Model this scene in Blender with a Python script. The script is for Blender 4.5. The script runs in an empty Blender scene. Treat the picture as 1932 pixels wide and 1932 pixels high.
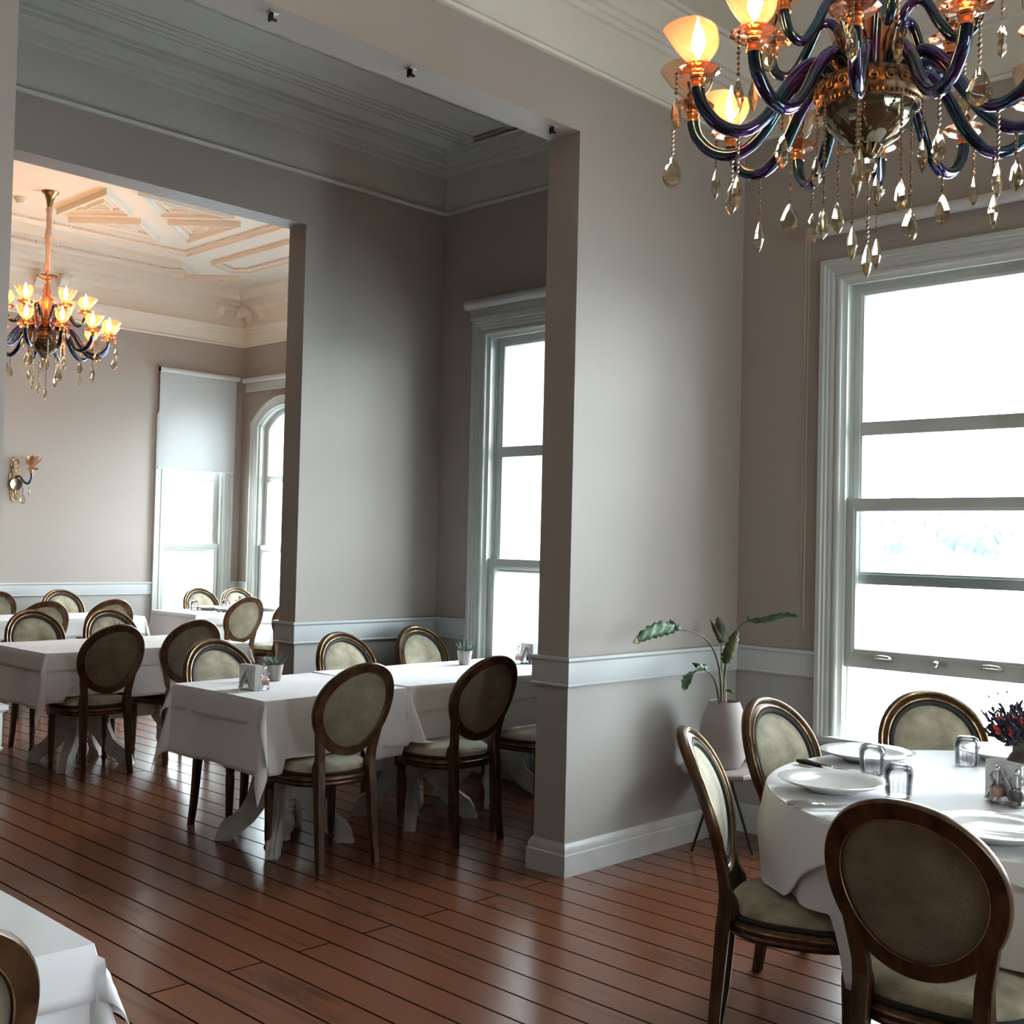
import bpy, math, random
import numpy as np
from mathutils import Vector, Matrix

# ---------------------------------------------------------------- camera, world, light, exposure
SC = bpy.context.scene
COL = SC.collection
YAW, PITCH, ROLL, FPX = 0.7982, 0.0268, 0.0235, 2190.4
CAM = Vector((-5.342, -3.497, 1.5))
def cam_axes():
    f = Vector((math.sin(YAW)*math.cos(PITCH), math.cos(YAW)*math.cos(PITCH), math.sin(PITCH)))
    r = Vector((math.cos(YAW), -math.sin(YAW), 0)); u = r.cross(f)
    return math.cos(ROLL)*r+math.sin(ROLL)*u, -math.sin(ROLL)*r+math.cos(ROLL)*u, f
RR, UU, FF = cam_axes()
cd = bpy.data.cameras.new('camera'); co = bpy.data.objects.new('camera', cd); COL.objects.link(co)
m = Matrix((RR, UU, -FF)).transposed().to_4x4(); m.translation = CAM; co.matrix_world = m
cd.sensor_width = 36; cd.lens = 36*FPX/1932; cd.clip_start = .05; cd.clip_end = 6000
SC.camera = co

w = bpy.data.worlds.new('overcast_sky'); SC.world = w; w.use_nodes = True
bg = w.node_tree.nodes['Background']; bg.inputs[0].default_value = (.92, .96, 1.0, 1); bg.inputs[1].default_value = 6.0
SC.view_settings.view_transform = 'Standard'; SC.view_settings.look = 'None'
SC.view_settings.exposure = 2.48; SC.view_settings.gamma = 1
SC.view_settings.use_curve_mapping = False
SC.cycles.max_bounces = 10; SC.cycles.diffuse_bounces = 5; SC.cycles.glossy_bounces = 4
SC.cycles.transmission_bounces = 8; SC.cycles.transparent_max_bounces = 12
SC.cycles.use_denoising = True; SC.cycles.caustics_refractive = False; SC.cycles.caustics_reflective = False
SC.cycles.sample_clamp_indirect = 6

def portal(x, y, z, rot, sx, sz):
    l = bpy.data.lights.new('sky_portal', 'AREA'); l.shape = 'RECTANGLE'; l.size = sx; l.size_y = sz
    l.cycles.is_portal = True
    o = bpy.data.objects.new('sky_portal', l); COL.objects.link(o); o.location = (x, y, z); o.rotation_euler = rot
    return o

# ---------------------------------------------------------------- helpers
def empty(name, loc=(0, 0, 0), rz=0):
    o = bpy.data.objects.new(name, None); COL.objects.link(o); o.location = loc; o.rotation_euler = (0, 0, rz)
    o.empty_display_size = .1
    return o
def tag(o, label=None, cat=None, group=None, kind=None):
    if label: o['label'] = label
    if cat: o['category'] = cat
    if group: o['group'] = group
    if kind: o['kind'] = kind
    return o
KIDS = {}
def parent(o, p):
    if p is not None:
        o.parent = p; KIDS.setdefault(p, []).append(o)
def copy_tree(o, par=None):
    c = o.copy(); COL.objects.link(c)
    if par is not None: c.parent = par; KIDS.setdefault(par, []).append(c)
    for ch in list(KIDS.get(o, [])): copy_tree(ch, c)
    return c

class MB:
    def __init__(s): s.v = []; s.f = []; s.m = []; s.mi = 0
    def add(s, vs, fs):
        b = len(s.v); s.v += [tuple(p) for p in vs]; s.f += [tuple(b+i for i in f) for f in fs]; s.m += [s.mi]*len(fs); return s
    def box(s, x0, x1, y0, y1, z0, z1, T=None):
        P = [Vector(p) for p in [(x0,y0,z0),(x1,y0,z0),(x1,y1,z0),(x0,y1,z0),(x0,y0,z1),(x1,y0,z1),(x1,y1,z1),(x0,y1,z1)]]
        if T is not None: P = [T @ p for p in P]
        return s.add(P, [(3,2,1,0),(4,5,6,7),(0,1,5,4),(1,2,6,5),(2,3,7,6),(3,0,4,7)])
    def rings(s, R, closed=True, caps=True, loop=False):
        n = len(R[0]); vs = [p for r in R for p in r]; fs = []
        N = len(R)
        for i in range(N if loop else N-1):
            a, b = i*n, ((i+1) % N)*n
            for j in range(n if closed else n-1):
                k = (j+1) % n; fs.append((a+j, a+k, b+k, b+j))
        if caps and not loop and closed:
            fs.append(tuple(range(n))[::-1]); fs.append(tuple((N-1)*n+j for j in range(n)))
        return s.add(vs, fs)
    def lathe(s, prof, n=24, T=None, facet=0):
        R = []
        for r, z in prof:
            ring = []
            for j in range(n):
                a = 2*math.pi*j/n; p = Vector((max(r, 1e-4)*math.cos(a), max(r, 1e-4)*math.sin(a), z))
                ring.append(T @ p if T is not None else p)
            R.append(ring)
        return s.rings(R)
    def tube(s, pts, rad, n=8, loop=False, sq=None):
        pts = [Vector(p) for p in pts]; N = len(pts)
        if not isinstance(rad, (list, tuple)): rad = [rad]*N
        R = []; up = None
        for i, p in enumerate(pts):
            if loop: t = pts[(i+1) % N]-pts[i-1]
            else: t = pts[min(i+1, N-1)]-pts[max(i-1, 0)]
            t.normalize()
            if up is None:
                a = Vector((0, 0, 1)) if abs(t.z) < .9 else Vector((0, 1, 0)); up = (a-t*a.dot(t)).normalized()
            else: up = (up-t*up.dot(t)).normalized()
            b = t.cross(up); r = rad[i]
            R.append([p+(up*math.cos(2*math.pi*j/n)+b*math.sin(2*math.pi*j/n))*r for j in range(n)])
        return s.rings(R, loop=loop)
    def prism(s, poly, d0, d1, f=lambda a, b, d: (a, d, b)):
        """polygon in the (a,b) plane pushed from d0 to d1; f turns (a,b,d) into a point"""
        n = len(poly); vs = [f(a, b, d0) for a, b in poly]+[f(a, b, d1) for a, b in poly]
        fs = [tuple(range(n))[::-1], tuple(range(n, 2*n))]+[(i, (i+1) % n, n+(i+1) % n, n+i) for i in range(n)]
        return s.add(vs, fs)
    def grid(s, fn, nu, nv):
        vs = [fn(i/nu, j/nv) for j in range(nv+1) for i in range(nu+1)]
        fs = [(j*(nu+1)+i, j*(nu+1)+i+1, (j+1)*(nu+1)+i+1, (j+1)*(nu+1)+i) for j in range(nv) for i in range(nu)]
        return s.add(vs, fs)
    def build(s, name, mat, par=None, loc=None, smooth=40, bevel=0, solid=0, recalc=True):
        me = bpy.data.meshes.new(name); me.from_pydata([tuple(v) for v in s.v], [], s.f)
        mats = mat if isinstance(mat, (list, tuple)) else [mat]
        for mm in mats: me.materials.append(mm)
        if len(mats) > 1: me.polygons.foreach_set('material_index', s.m)
        if recalc:
            import bmesh
            bm = bmesh.new(); bm.from_mesh(me); bmesh.ops.recalc_face_normals(bm, faces=bm.faces); bm.to_mesh(me); bm.free()
        if smooth:
            me.shade_smooth(); me.set_sharp_from_angle(angle=math.radians(smooth))
        o = bpy.data.objects.new(name, me); COL.objects.link(o)
        if loc is not None: o.location = loc
        parent(o, par)
        if bevel:
            b = o.modifiers.new('bevel', 'BEVEL'); b.width = bevel; b.segments = 2; b.limit_method = 'ANGLE'
        if solid:
            b = o.modifiers.new('solid', 'SOLIDIFY'); b.thickness = solid; b.offset = -1
        return o

def mitre(path, closed):
    """outward (left-hand) mitred unit offsets for a 2D polyline"""
    n = len(path); out = []
    for i in range(n):
        p = Vector(path[i]); a = Vector(path[i-1]) if (closed or i > 0) else None; b = Vector(path[(i+1) % n]) if (closed or i < n-1) else None
        d1 = (p-a).normalized() if a is not None else None; d2 = (b-p).normalized() if b is not None else None
        if d1 is None: d1 = d2
        if d2 is None: d2 = d1
        n1 = Vector((-d1.y, d1.x)); n2 = Vector((-d2.y, d2.x)); mm = n1+n2
        if mm.length < 1e-6: mm = n1.copy()
        mm.normalize(); out.append(mm/max(.3, mm.dot(n1)))
    return out
def sweep(mb, path, prof, closed, f):
    """prof: (a = offset to the left of the path, d); f(x,y,d) -> 3D"""
    M = mitre(path, closed)
    R = [[f(p[0]+q.x*a, p[1]+q.y*a, d) for a, d in prof] for p, q in zip(path, M)]
    mb.rings(R, loop=closed, caps=not closed)
PLAN = lambda x, y, d: (x, y, d)
FACE = lambda x, z, d: (x, -d, z)     # d = towards the room (local -y)

# ---------------------------------------------------------------- materials
def mat(name, col=(.8, .8, .8), rough=.5, metal=0, **k):
    mt = bpy.data.materials.new(name); mt.use_nodes = True; b = mt.node_tree.nodes['Principled BSDF']
    b.inputs['Base Color'].default_value = (*col, 1); b.inputs['Roughness'].default_value = rough; b.inputs['Metallic'].default_value = metal
    for kk, v in k.items():
        nm = kk.replace('_', ' ')
        b.inputs[nm].default_value = v
    return mt
def nd(mt, t, **k):
    n = mt.node_tree.nodes.new(t)
    for a, v in k.items(): setattr(n, a, v)
    return n
def lk(mt, a, b): mt.node_tree.links.new(a, b)
def noise_mix(mt, c1, c2, scale, lo=.35, hi=.65, detail=4, coord='Object', stretch=None, bump=0, bscale=None, rough=None):
    b = mt.node_tree.nodes['Principled BSDF']; tc = nd(mt, 'ShaderNodeTexCoord'); src = tc.outputs[coord]
    if stretch:
        mp = nd(mt, 'ShaderNodeMapping'); mp.inputs['Scale'].default_value = stretch; lk(mt, src, mp.inputs[0]); src = mp.outputs[0]
    n = nd(mt, 'ShaderNodeTexNoise'); n.inputs['Scale'].default_value = scale; n.inputs['Detail'].default_value = detail; lk(mt, src, n.inputs['Vector'])
    r = nd(mt, 'ShaderNodeValToRGB'); r.color_ramp.elements[0].position = lo; r.color_ramp.elements[1].position = hi
    r.color_ramp.elements[0].color = (*c1, 1); r.color_ramp.elements[1].color = (*c2, 1)
    lk(mt, n.outputs[0], r.inputs[0]); lk(mt, r.outputs[0], b.inputs['Base Color'])
    if bump:
        n2 = nd(mt, 'ShaderNodeTexNoise'); n2.inputs['Scale'].default_value = bscale or scale*4; lk(mt, src, n2.inputs['Vector'])
        bp = nd(mt, 'ShaderNodeBump'); bp.inputs['Strength'].default_value = bump; bp.inputs['Distance'].default_value = .01
        lk(mt, n2.outputs[0], bp.inputs['Height']); lk(mt, bp.outputs[0], b.inputs['Normal'])
    return mt
M = {}
# wall paint: taupe above the chair rail, cooler grey below
mt = M['wall'] = mat('wall_paint', (.36, .33, .30), .55)
b = mt.node_tree.nodes['Principled BSDF']; g = nd(mt, 'ShaderNodeNewGeometry'); sp = nd(mt, 'ShaderNodeSeparateXYZ'); lk(mt, g.outputs['Position'], sp.inputs[0])
gt = nd(mt, 'ShaderNodeMath', operation='GREATER_THAN'); gt.inputs[1].default_value = .92; lk(mt, sp.outputs[2], gt.inputs[0])
mx = nd(mt, 'ShaderNodeMix', data_type='RGBA'); mx.inputs[6].default_value = (.40, .395, .375, 1); mx.inputs[7].default_value = (.375, .335, .298, 1)
lk(mt, gt.outputs[0], mx.inputs[0]); lk(mt, mx.outputs[2], b.inputs['Base Color'])
ns = nd(mt, 'ShaderNodeTexNoise'); ns.inputs['Scale'].default_value = 60; bp = nd(mt, 'ShaderNodeBump'); bp.inputs['Strength'].default_value = .05; bp.inputs['Distance'].default_value = .002
lk(mt, g.outputs['Position'], ns.inputs['Vector']); lk(mt, ns.outputs[0], bp.inputs['Height']); lk(mt, bp.outputs[0], b.inputs['Normal'])
M['dimmed_wall'] = mat('dimmed_left_wall', (.09, .06, .04), .5)  # for the unseen left wall, colour darkened to cut bounced light
M['rail'] = mat('rail_paint', (.55, .585, .60), .4)
M['trim'] = noise_mix(mat('trim_paint', (.6, .6, .6), .4), (.50, .52, .52), (.58, .59, .59), 9, .3, .7)
M['window'] = mat('window_paint', (.50, .535, .51), .35)
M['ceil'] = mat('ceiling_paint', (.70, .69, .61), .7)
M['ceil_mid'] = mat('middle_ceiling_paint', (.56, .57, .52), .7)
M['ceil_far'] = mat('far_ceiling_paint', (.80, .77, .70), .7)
M['outer'] = mat('outer_white_paint', (.8, .8, .78), .7)
# floor: planks along Y
mt = M['floor'] = mat('plank_floor', (.12, .04, .02), .25)
b = mt.node_tree.nodes['Principled BSDF']; g = nd(mt, 'ShaderNodeNewGeometry'); mp = nd(mt, 'ShaderNodeMapping')
mp.inputs['Rotation'].default_value = (0, 0, math.radians(90)); lk(mt, g.outputs['Position'], mp.inputs[0])
br = nd(mt, 'ShaderNodeTexBrick'); br.offset = .37; br.inputs['Scale'].default_value = 1; br.inputs['Brick Width'].default_value = 9.0; br.inputs['Row Height'].default_value = .148
br.inputs['Mortar Size'].default_value = .0045; br.inputs['Mortar Smooth'].default_value = .1
br.inputs['Color1'].default_value = (.0, .0, .0, 1); br.inputs['Color2'].default_value = (1, 1, 1, 1); br.inputs['Mortar'].default_value = (.5, .5, .5, 1)
lk(mt, mp.outputs[0], br.inputs['Vector'])
m2 = nd(mt, 'ShaderNodeMapping'); m2.inputs['Scale'].default_value = (9, .7, 1); lk(mt, g.outputs['Position'], m2.inputs[0])
n1 = nd(mt, 'ShaderNodeTexNoise'); n1.inputs['Scale'].default_value = 2.2; n1.inputs['Detail'].default_value = 3; lk(mt, m2.outputs[0], n1.inputs['Vector'])
n2 = nd(mt, 'ShaderNodeTexNoise'); n2.inputs['Scale'].default_value = 1.6; n2.inputs['Detail'].default_value = 2; lk(mt, g.outputs['Position'], n2.inputs['Vector'])
ad = nd(mt, 'ShaderNodeMath', operation='MULTIPLY_ADD'); ad.inputs[1].default_value = .42; lk(mt, br.outputs['Color'], ad.inputs[0]); lk(mt, n1.outputs[0], ad.inputs[2])
a2 = nd(mt, 'ShaderNodeMath', operation='MULTIPLY_ADD'); a2.inputs[1].default_value = .9; lk(mt, n2.outputs[0], a2.inputs[0]); lk(mt, ad.outputs[0], a2.inputs[2])
rp = nd(mt, 'ShaderNodeValToRGB'); rp.color_ramp.elements[0].position = .65; rp.color_ramp.elements[1].position = 1.50
rp.color_ramp.elements[0].color = (.066, .024, .013, 1); rp.color_ramp.elements[1].color = (.165, .060, .030, 1)
lk(mt, a2.outputs[0], rp.inputs[0])
mx = nd(mt, 'ShaderNodeMix', data_type='RGBA'); lk(mt, br.outputs['Fac'], mx.inputs[0]); lk(mt, rp.outputs[0], mx.inputs[6]); mx.inputs[7].default_value = (.008, .004, .003, 1)
lk(mt, mx.outputs[2], b.inputs['Base Color'])
sl = nd(mt, 'ShaderNodeMapRange'); sl.inputs[3].default_value = .42; sl.inputs[4].default_value = .0; lk(mt, br.outputs['Fac'], sl.inputs[0]); lk(mt, sl.outputs[0], b.inputs['Specular IOR Level'])
rr = nd(mt, 'ShaderNodeMapRange'); rr.inputs[1].default_value = .3; rr.inputs[2].default_value = .7; rr.inputs[3].default_value = .225; rr.inputs[4].default_value = .235
n3 = nd(mt, 'ShaderNodeTexNoise'); n3.inputs['Scale'].default_value = 3; n3.inputs['Detail'].default_value = 3; lk(mt, g.outputs['Position'], n3.inputs['Vector']); lk(mt, n3.outputs[0], rr.inputs[0]); lk(mt, rr.outputs[0], b.inputs['Roughness'])
iv = nd(mt, 'ShaderNodeMath', operation='MULTIPLY_ADD'); iv.inputs[1].default_value = -1; lk(mt, br.outputs['Fac'], iv.inputs[0])
nb = nd(mt, 'ShaderNodeTexNoise'); nb.inputs['Scale'].default_value = 14; mb3 = nd(mt, 'ShaderNodeMapping'); mb3.inputs['Scale'].default_value = (3, .6, 1); lk(mt, g.outputs['Position'], mb3.inputs[0]); lk(mt, mb3.outputs[0], nb.inputs['Vector'])
mu = nd(mt, 'ShaderNodeMath', operation='MULTIPLY'); mu.inputs[1].default_value = .05; lk(mt, nb.outputs[0], mu.inputs[0]); lk(mt, mu.outputs[0], iv.inputs[2])
bp = nd(mt, 'ShaderNodeBump'); bp.inputs['Strength'].default_value = .25; bp.inputs['Distance'].default_value = .003; lk(mt, iv.outputs[0], bp.inputs['Height']); lk(mt, bp.outputs[0], b.inputs['Normal'])
# fabrics and woods
M['suede'] = noise_mix(mat('blotched_velvet', rough=.85, Sheen_Weight=.25), (.19, .165, .11), (.52, .465, .335), 9, .30, .66, 7, bump=.25, bscale=120)
M['suede_back'] = noise_mix(mat('back_velvet', rough=.9, Sheen_Weight=.1), (.14, .118, .078), (.26, .225, .155), 9, .3, .7, 6, bump=.25, bscale=120)
M['gimp'] = mat('dark_piping', (.02, .022, .02), .8)
M['frame'] = noise_mix(mat('gilded_walnut', rough=.33, metal=.35), (.036, .017, .008), (.125, .064, .028), 30, .3, .72, 5, stretch=(1, 1, .25))
M['gilt'] = noise_mix(mat('rubbed_gilt', rough=.3, metal=.75), (.20, .11, .045), (.62, .43, .24), 22, .35, .7)
M['cloth'] = mat('white_cotton', (.80, .80, .83), .8, Sheen_Weight=.1)
b = M['cloth'].node_tree.nodes['Principled BSDF']
mt = M['cloth']; tc = nd(mt, 'ShaderNodeTexCoord'); ns = nd(mt, 'ShaderNodeTexNoise'); ns.inputs['Scale'].default_value = 3.5; ns.inputs['Detail'].default_value = 3; lk(mt, tc.outputs['Object'], ns.inputs['Vector'])
bp = nd(mt, 'ShaderNodeBump'); bp.inputs['Strength'].default_value = .5; bp.inputs['Distance'].default_value = .02; lk(mt, ns.outputs[0], bp.inputs['Height']); lk(mt, bp.outputs[0], b.inputs['Normal'])
M['white_wood'] = noise_mix(mat('antique_white_paint', rough=.45), (.42, .41, .38), (.60, .59, .55), 14, .3, .6)
M['china'] = mat('white_china', (.78, .78, .77), .08, Coat_Weight=.5)
M['steel'] = mat('steel', (.62, .62, .63), .18, 1)
M['nickel'] = mat('brushed_nickel', (.55, .53, .50), .3, 1)
M['brass'] = mat('old_brass', (.50, .33, .14), .28, 1)
M['antique'] = noise_mix(mat('antique_brass', rough=.42, metal=.85), (.045, .028, .018), (.36, .24, .13), 40, .35, .65)
M['copper'] = mat('copper_collar', (.78, .36, .16), .2, 1)
M['paper'] = mat('white_paper', (.8, .8, .79), .8)
M['blind'] = mat('blind_tube', (.55, .56, .56), .5)
M['dark_metal'] = mat('dark_metal', (.02, .018, .018), .35, .6)
M['pot'] = noise_mix(mat('stone_pot', rough=.7), (.36, .33, .31), (.44, .41, .385), 6, .3, .7)
M['stand'] = noise_mix(mat('grey_stand', rough=.5), (.30, .27, .26), (.44, .41, .40), 8)
M['soil'] = mat('soil', (.05, .035, .025), .95)
M['leaf'] = noise_mix(mat('leaf_green', rough=.4), (.03, .09, .04), (.10, .20, .09), 16)
M['leaf_dark'] = noise_mix(mat('leaf_olive', rough=.45), (.03, .035, .012), (.08, .10, .03), 16)
M['leaf_bright'] = mat('leaf_bright', (.16, .40, .08), .4)
M['tip'] = mat('dry_leaf_tip', (.55, .42, .27), .7)
M['stem'] = mat('plant_stem', (.10, .10, .055), .5)
M['bark'] = mat('dry_sheath', (.42, .30, .18), .8)
M['aloe'] = noise_mix(mat('succulent_green', rough=.5), (.05, .11, .08), (.20, .29, .23), 60)
M['slat_pot'] = noise_mix(mat('washed_wood', rough=.75), (.30, .27, .24), (.60, .56, .52), 30, .3, .7, stretch=(1, 1, .1))
M['jar'] = noise_mix(mat('brown_jar', rough=.45), (.06, .045, .045), (.13, .10, .10), 12)
M['pink_salt'] = noise_mix(mat('pink_salt', rough=.6), (.75, .32, .22), (.85, .6, .5), 90)
M['pepper'] = noise_mix(mat('black_pepper', rough=.8), (.01, .01, .01), (.12, .10, .09), 90)
M['seed'] = mat('dark_seed_head', (.02, .02, .04), .7)
M['red_petal'] = mat('coral_petal', (.70, .06, .05), .6)
M['sleeve'] = mat('chain_sleeve', (.80, .58, .42), .6, Transmission_Weight=.3)
M['plastic'] = mat('white_plastic', (.75, .74, .70), .4)
M['radiator'] = mat('radiator_paint', (.42, .42, .40), .4)
M['sea'] = mat('sea', (.45, .50, .52), .25)
def glass(name, tint, gl=1.0, base=.04):
    """thin glass: tinted see-through plus a fresnel reflection"""
    mt = bpy.data.materials.new(name); mt.use_nodes = True; nt = mt.node_tree; nt.nodes.clear()
    o = nd(mt, 'ShaderNodeOutputMaterial'); t = nd(mt, 'ShaderNodeBsdfTransparent'); t.inputs[0].default_value = (*tint, 1)
    g_ = nd(mt, 'ShaderNodeBsdfGlossy'); g_.inputs['Roughness'].default_value = .03; fr = nd(mt, 'ShaderNodeFresnel'); fr.inputs[0].default_value = 1.5
    mx_ = nd(mt, 'ShaderNodeMixShader'); ml = nd(mt, 'ShaderNodeMath', operation='MULTIPLY'); ml.inputs[1].default_value = gl
    lk(mt, fr.outputs[0], ml.inputs[0]); lk(mt, ml.outputs[0], mx_.inputs[0]); lk(mt, t.outputs[0], mx_.inputs[1]); lk(mt, g_.outputs[0], mx_.inputs[2]); lk(mt, mx_.outputs[0], o.inputs[0])
    return mt
M['pane'] = glass('window_pane', (.95, .985, .985), .6)
M['tumbler'] = glass('clear_glass', (.982, .985, .99), .9)
mt = M['amber'] = bpy.data.materials.new('amber_glass'); mt.use_nodes = True; mt.node_tree.nodes.clear()
o = nd(mt, 'ShaderNodeOutputMaterial'); t = nd(mt, 'ShaderNodeBsdfTransparent'); t.inputs[0].default_value = (.86, .66, .47, 1); tr = nd(mt, 'ShaderNodeBsdfTranslucent'); tr.inputs[0].default_value = (.92, .45, .27, 1)
g_ = nd(mt, 'ShaderNodeBsdfGlossy'); g_.inputs['Roughness'].default_value = .05; fr = nd(mt, 'ShaderNodeFresnel'); fr.inputs[0].default_value = 1.42
m1 = nd(mt, 'ShaderNodeMixShader'); m1.inputs[0].default_value = .16; lk(mt, t.outputs[0], m1.inputs[1]); lk(mt, tr.outputs[0], m1.inputs[2])
m2 = nd(mt, 'ShaderNodeMixShader'); lk(mt, fr.outputs[0], m2.inputs[0]); lk(mt, m1.outputs[0], m2.inputs[1]); lk(mt, g_.outputs[0], m2.inputs[2]); lk(mt, m2.outputs[0], o.inputs[0])
def crystal(name, col, rough=.0):
    mt = bpy.data.materials.new(name); mt.use_nodes = True; mt.node_tree.nodes.clear(); o = nd(mt, 'ShaderNodeOutputMaterial')
    g_ = nd(mt, 'ShaderNodeBsdfGlass'); g_.inputs['Color'].default_value = (*col, 1); g_.inputs['Roughness'].default_value = rough; g_.inputs['IOR'].default_value = 1.55
    tt = nd(mt, 'ShaderNodeBsdfTransparent'); tt.inputs[0].default_value = (*col, 1); mx_ = nd(mt, 'ShaderNodeMixShader'); mx_.inputs[0].default_value = .25
    lk(mt, g_.outputs[0], mx_.inputs[1]); lk(mt, tt.outputs[0], mx_.inputs[2]); lk(mt, mx_.outputs[0], o.inputs[0]); return mt
M['crystal'] = crystal('smoky_crystal', (.84, .79, .68))
M['bead'] = mat('glass_bead', (.42, .34, .24), .08, .7)
M['disc'] = crystal('rainbow_crystal', (.90, .72, .62))
M['arm'] = noise_mix(mat('iridescent_blue_arm', rough=.07, metal=.9, Coat_Weight=.6), (.015, .075, .11), (.075, .035, .19), 9, .4, .6, 2)
try:
    bb = M['arm'].node_tree.nodes['Principled BSDF']; bb.inputs['Thin Film Thickness'].default_value = 420; bb.inputs['Thin Film IOR'].default_value = 1.5
    bb.inputs['Specular IOR Level'].default_value = 1
except Exception: pass
M['bowl'] = mat('smoked_gold_bowl', (.17, .15, .10), .10, .85)
def emis(name, col, s):
    mt = bpy.data.materials.new(name); mt.use_nodes = True; mt.node_tree.nodes.clear(); o = nd(mt, 'ShaderNodeOutputMaterial')
    e = nd(mt, 'ShaderNodeEmission'); e.inputs[0].default_value = (*col, 1); e.inputs[1].default_value = s; lk(mt, e.outputs[0], o.inputs[0]); return mt
M['lit'] = emis('lit_candle_bulb', (1, .50, .20), 22)
M['unlit'] = glass('frosted_bulb', (.92, .90, .86), 1.5)
mt = M['screen'] = bpy.data.materials.new('blind_screen'); mt.use_nodes = True; mt.node_tree.nodes.clear(); o = nd(mt, 'ShaderNodeOutputMaterial')
t = nd(mt, 'ShaderNodeBsdfTransparent'); t.inputs[0].default_value = (1, 1, 1, 1); d_ = nd(mt, 'ShaderNodeBsdfDiffuse'); d_.inputs[0].default_value = (.55, .57, .57, 1)
tr = nd(mt, 'ShaderNodeBsdfTranslucent'); tr.inputs[0].default_value = (.55, .57, .57, 1)
ma = nd(mt, 'ShaderNodeMixShader'); ma.inputs[0].default_value = .08; lk(mt, d_.outputs[0], ma.inputs[1]); lk(mt, tr.outputs[0], ma.inputs[2])
mc = nd(mt, 'ShaderNodeMixShader'); mc.inputs[0].default_value = .05; lk(mt, ma.outputs[0], mc.inputs[1]); lk(mt, t.outputs[0], mc.inputs[2]); lk(mt, mc.outputs[0], o.inputs[0])
M['hill'] = noise_mix(mat('hazy_hill', rough=1), (.018, .024, .033), (.055, .06, .062), .02, .42, .55, 8)  # bluish haze is put into the hill colour

# ---------------------------------------------------------------- measurements
XP, XL, T1, XP2 = -1.364, -3.93, .192, -1.154      # near opening right jamb, left jamb, thickness; far opening jamb
Y2, T2 = 2.418, .176
YB, XB = 8.15, 2.08                                 # far wall, bay window wall
ZB1, ZB2, ZTOP = 3.40, 3.44, 4.6
def struct(o, name=None): o['kind'] = 'structure'; return o

# ---------------------------------------------------------------- floor and ceilings
mb = MB(); mb.box(-8.2, XB+.45, -8.2, YB+.45, -.15, 0); struct(mb.build('floor', M['floor'], smooth=0))
def ceiling(x0, x1, y0, y1, z, mt):
    mb = MB(); mb.box(x0, x1, y0, y1, z, z+.15); return struct(mb.build('ceiling', mt, smooth=0))
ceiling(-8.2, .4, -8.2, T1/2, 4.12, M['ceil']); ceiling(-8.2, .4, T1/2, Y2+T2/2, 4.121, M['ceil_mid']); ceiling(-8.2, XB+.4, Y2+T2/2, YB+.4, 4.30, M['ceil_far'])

# ---------------------------------------------------------------- walls
def arch_pts(a0, a1, z1, rise, n=16):
    """points of a segmental arch from (a0,z1-rise) to (a1,z1-rise) with its crown at z1"""
    if rise <= 0: return [(a0, z1), (a1, z1)]
    hw = (a1-a0)/2; r = (hw*hw+rise*rise)/(2*rise); cx = (a0+a1)/2; cz = z1-r; an = math.asin(hw/r)
    return [(cx+r*math.sin(-an+2*an*i/n), cz+r*math.cos(-an+2*an*i/n)) for i in range(n+1)]
def wall(name, s0, s1, d0, d1, z0, z1, ops, f, mt=None):
    mb = MB(); cur = s0
    for (a0, a1, b0, b1, rise) in sorted(ops):
        if a0 > cur+1e-4: mb.prism([(cur, z0), (a0, z0), (a0, z1), (cur, z1)], d0, d1, f)
        if b0 > z0: mb.prism([(a0, z0), (a1, z0), (a1, b0), (a0, b0)], d0, d1, f)
        if rise > 0:
            ap = arch_pts(a0, a1, b1, rise)
            for p, q in zip(ap[:-1], ap[1:]): mb.prism([p, q, (q[0], z1), (p[0], z1)], d0, d1, f)
        else: mb.prism([(a0, b1), (a1, b1), (a1, z1), (a0, z1)], d0, d1, f)
        cur = a1
    if cur < s1-1e-4: mb.prism([(cur, z0), (s1, z0), (s1, z1), (cur, z1)], d0, d1, f)
    return struct(mb.build(name, mt or M['wall'], smooth=0))
ALX = lambda a, b, d: (a, d, b)
ALY = lambda a, b, d: (d, a, b)
WZ0, WZ1 = .57, 2.87
W3 = (-1.60, -.594, WZ0, WZ1, 0); W2 = (.97, 1.975, WZ0, WZ1, 0)
WR = [(-4.40, -2.50, WZ0, WZ1, 0), (-7.0, -5.4, WZ0, WZ1, 0)]  # unseen windows, widened to throw more light on the partition wall
wall('wall_right', -8, Y2+T2/2, 0, .42, 0, ZTOP, [W3, W2]+WR, ALY)
wall('wall_partition', -8, 0, 0, T1, 0, ZTOP, [(XL, XP, 0, ZB1, 0)], ALX)
wall('wall_inner', -8, 0, Y2, Y2+T2, 0, ZTOP, [(-3.6, XP2, 0, ZB2, 0)], ALX)
WS = (.60, 1.55, WZ0, 2.95, .22)
wall('wall_bay_side', 0.001, XB+.42, Y2, Y2+T2, 0, ZTOP, [WS], ALX)
W5 = (6.80, 7.80, WZ0, 2.98, .22); W5b = (3.6, 4.6, WZ0, 2.98, .22); W5c = (5.2, 6.2, WZ0, 2.98, .22)  # the last two are unseen, added to light the far room
wall('wall_bay_right', Y2+T2, YB+.4, XB, XB+.42, 0, ZTOP, [W5, W5b, W5c], ALY)
W4 = (1.10, 1.86, WZ0, 2.98, .20)
wall('wall_back', -8, XB, YB, YB+.42, 0, ZTOP, [W4], ALX)
wall('wall_left', -8.2, YB+.4, -8.2, -8, 0, ZTOP, [], ALY, M['dimmed_wall'])
RW = [(-3.0, -2.0, WZ0, 2.5, 0)]  # unseen rear window, put in to brighten the partition wall
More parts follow.
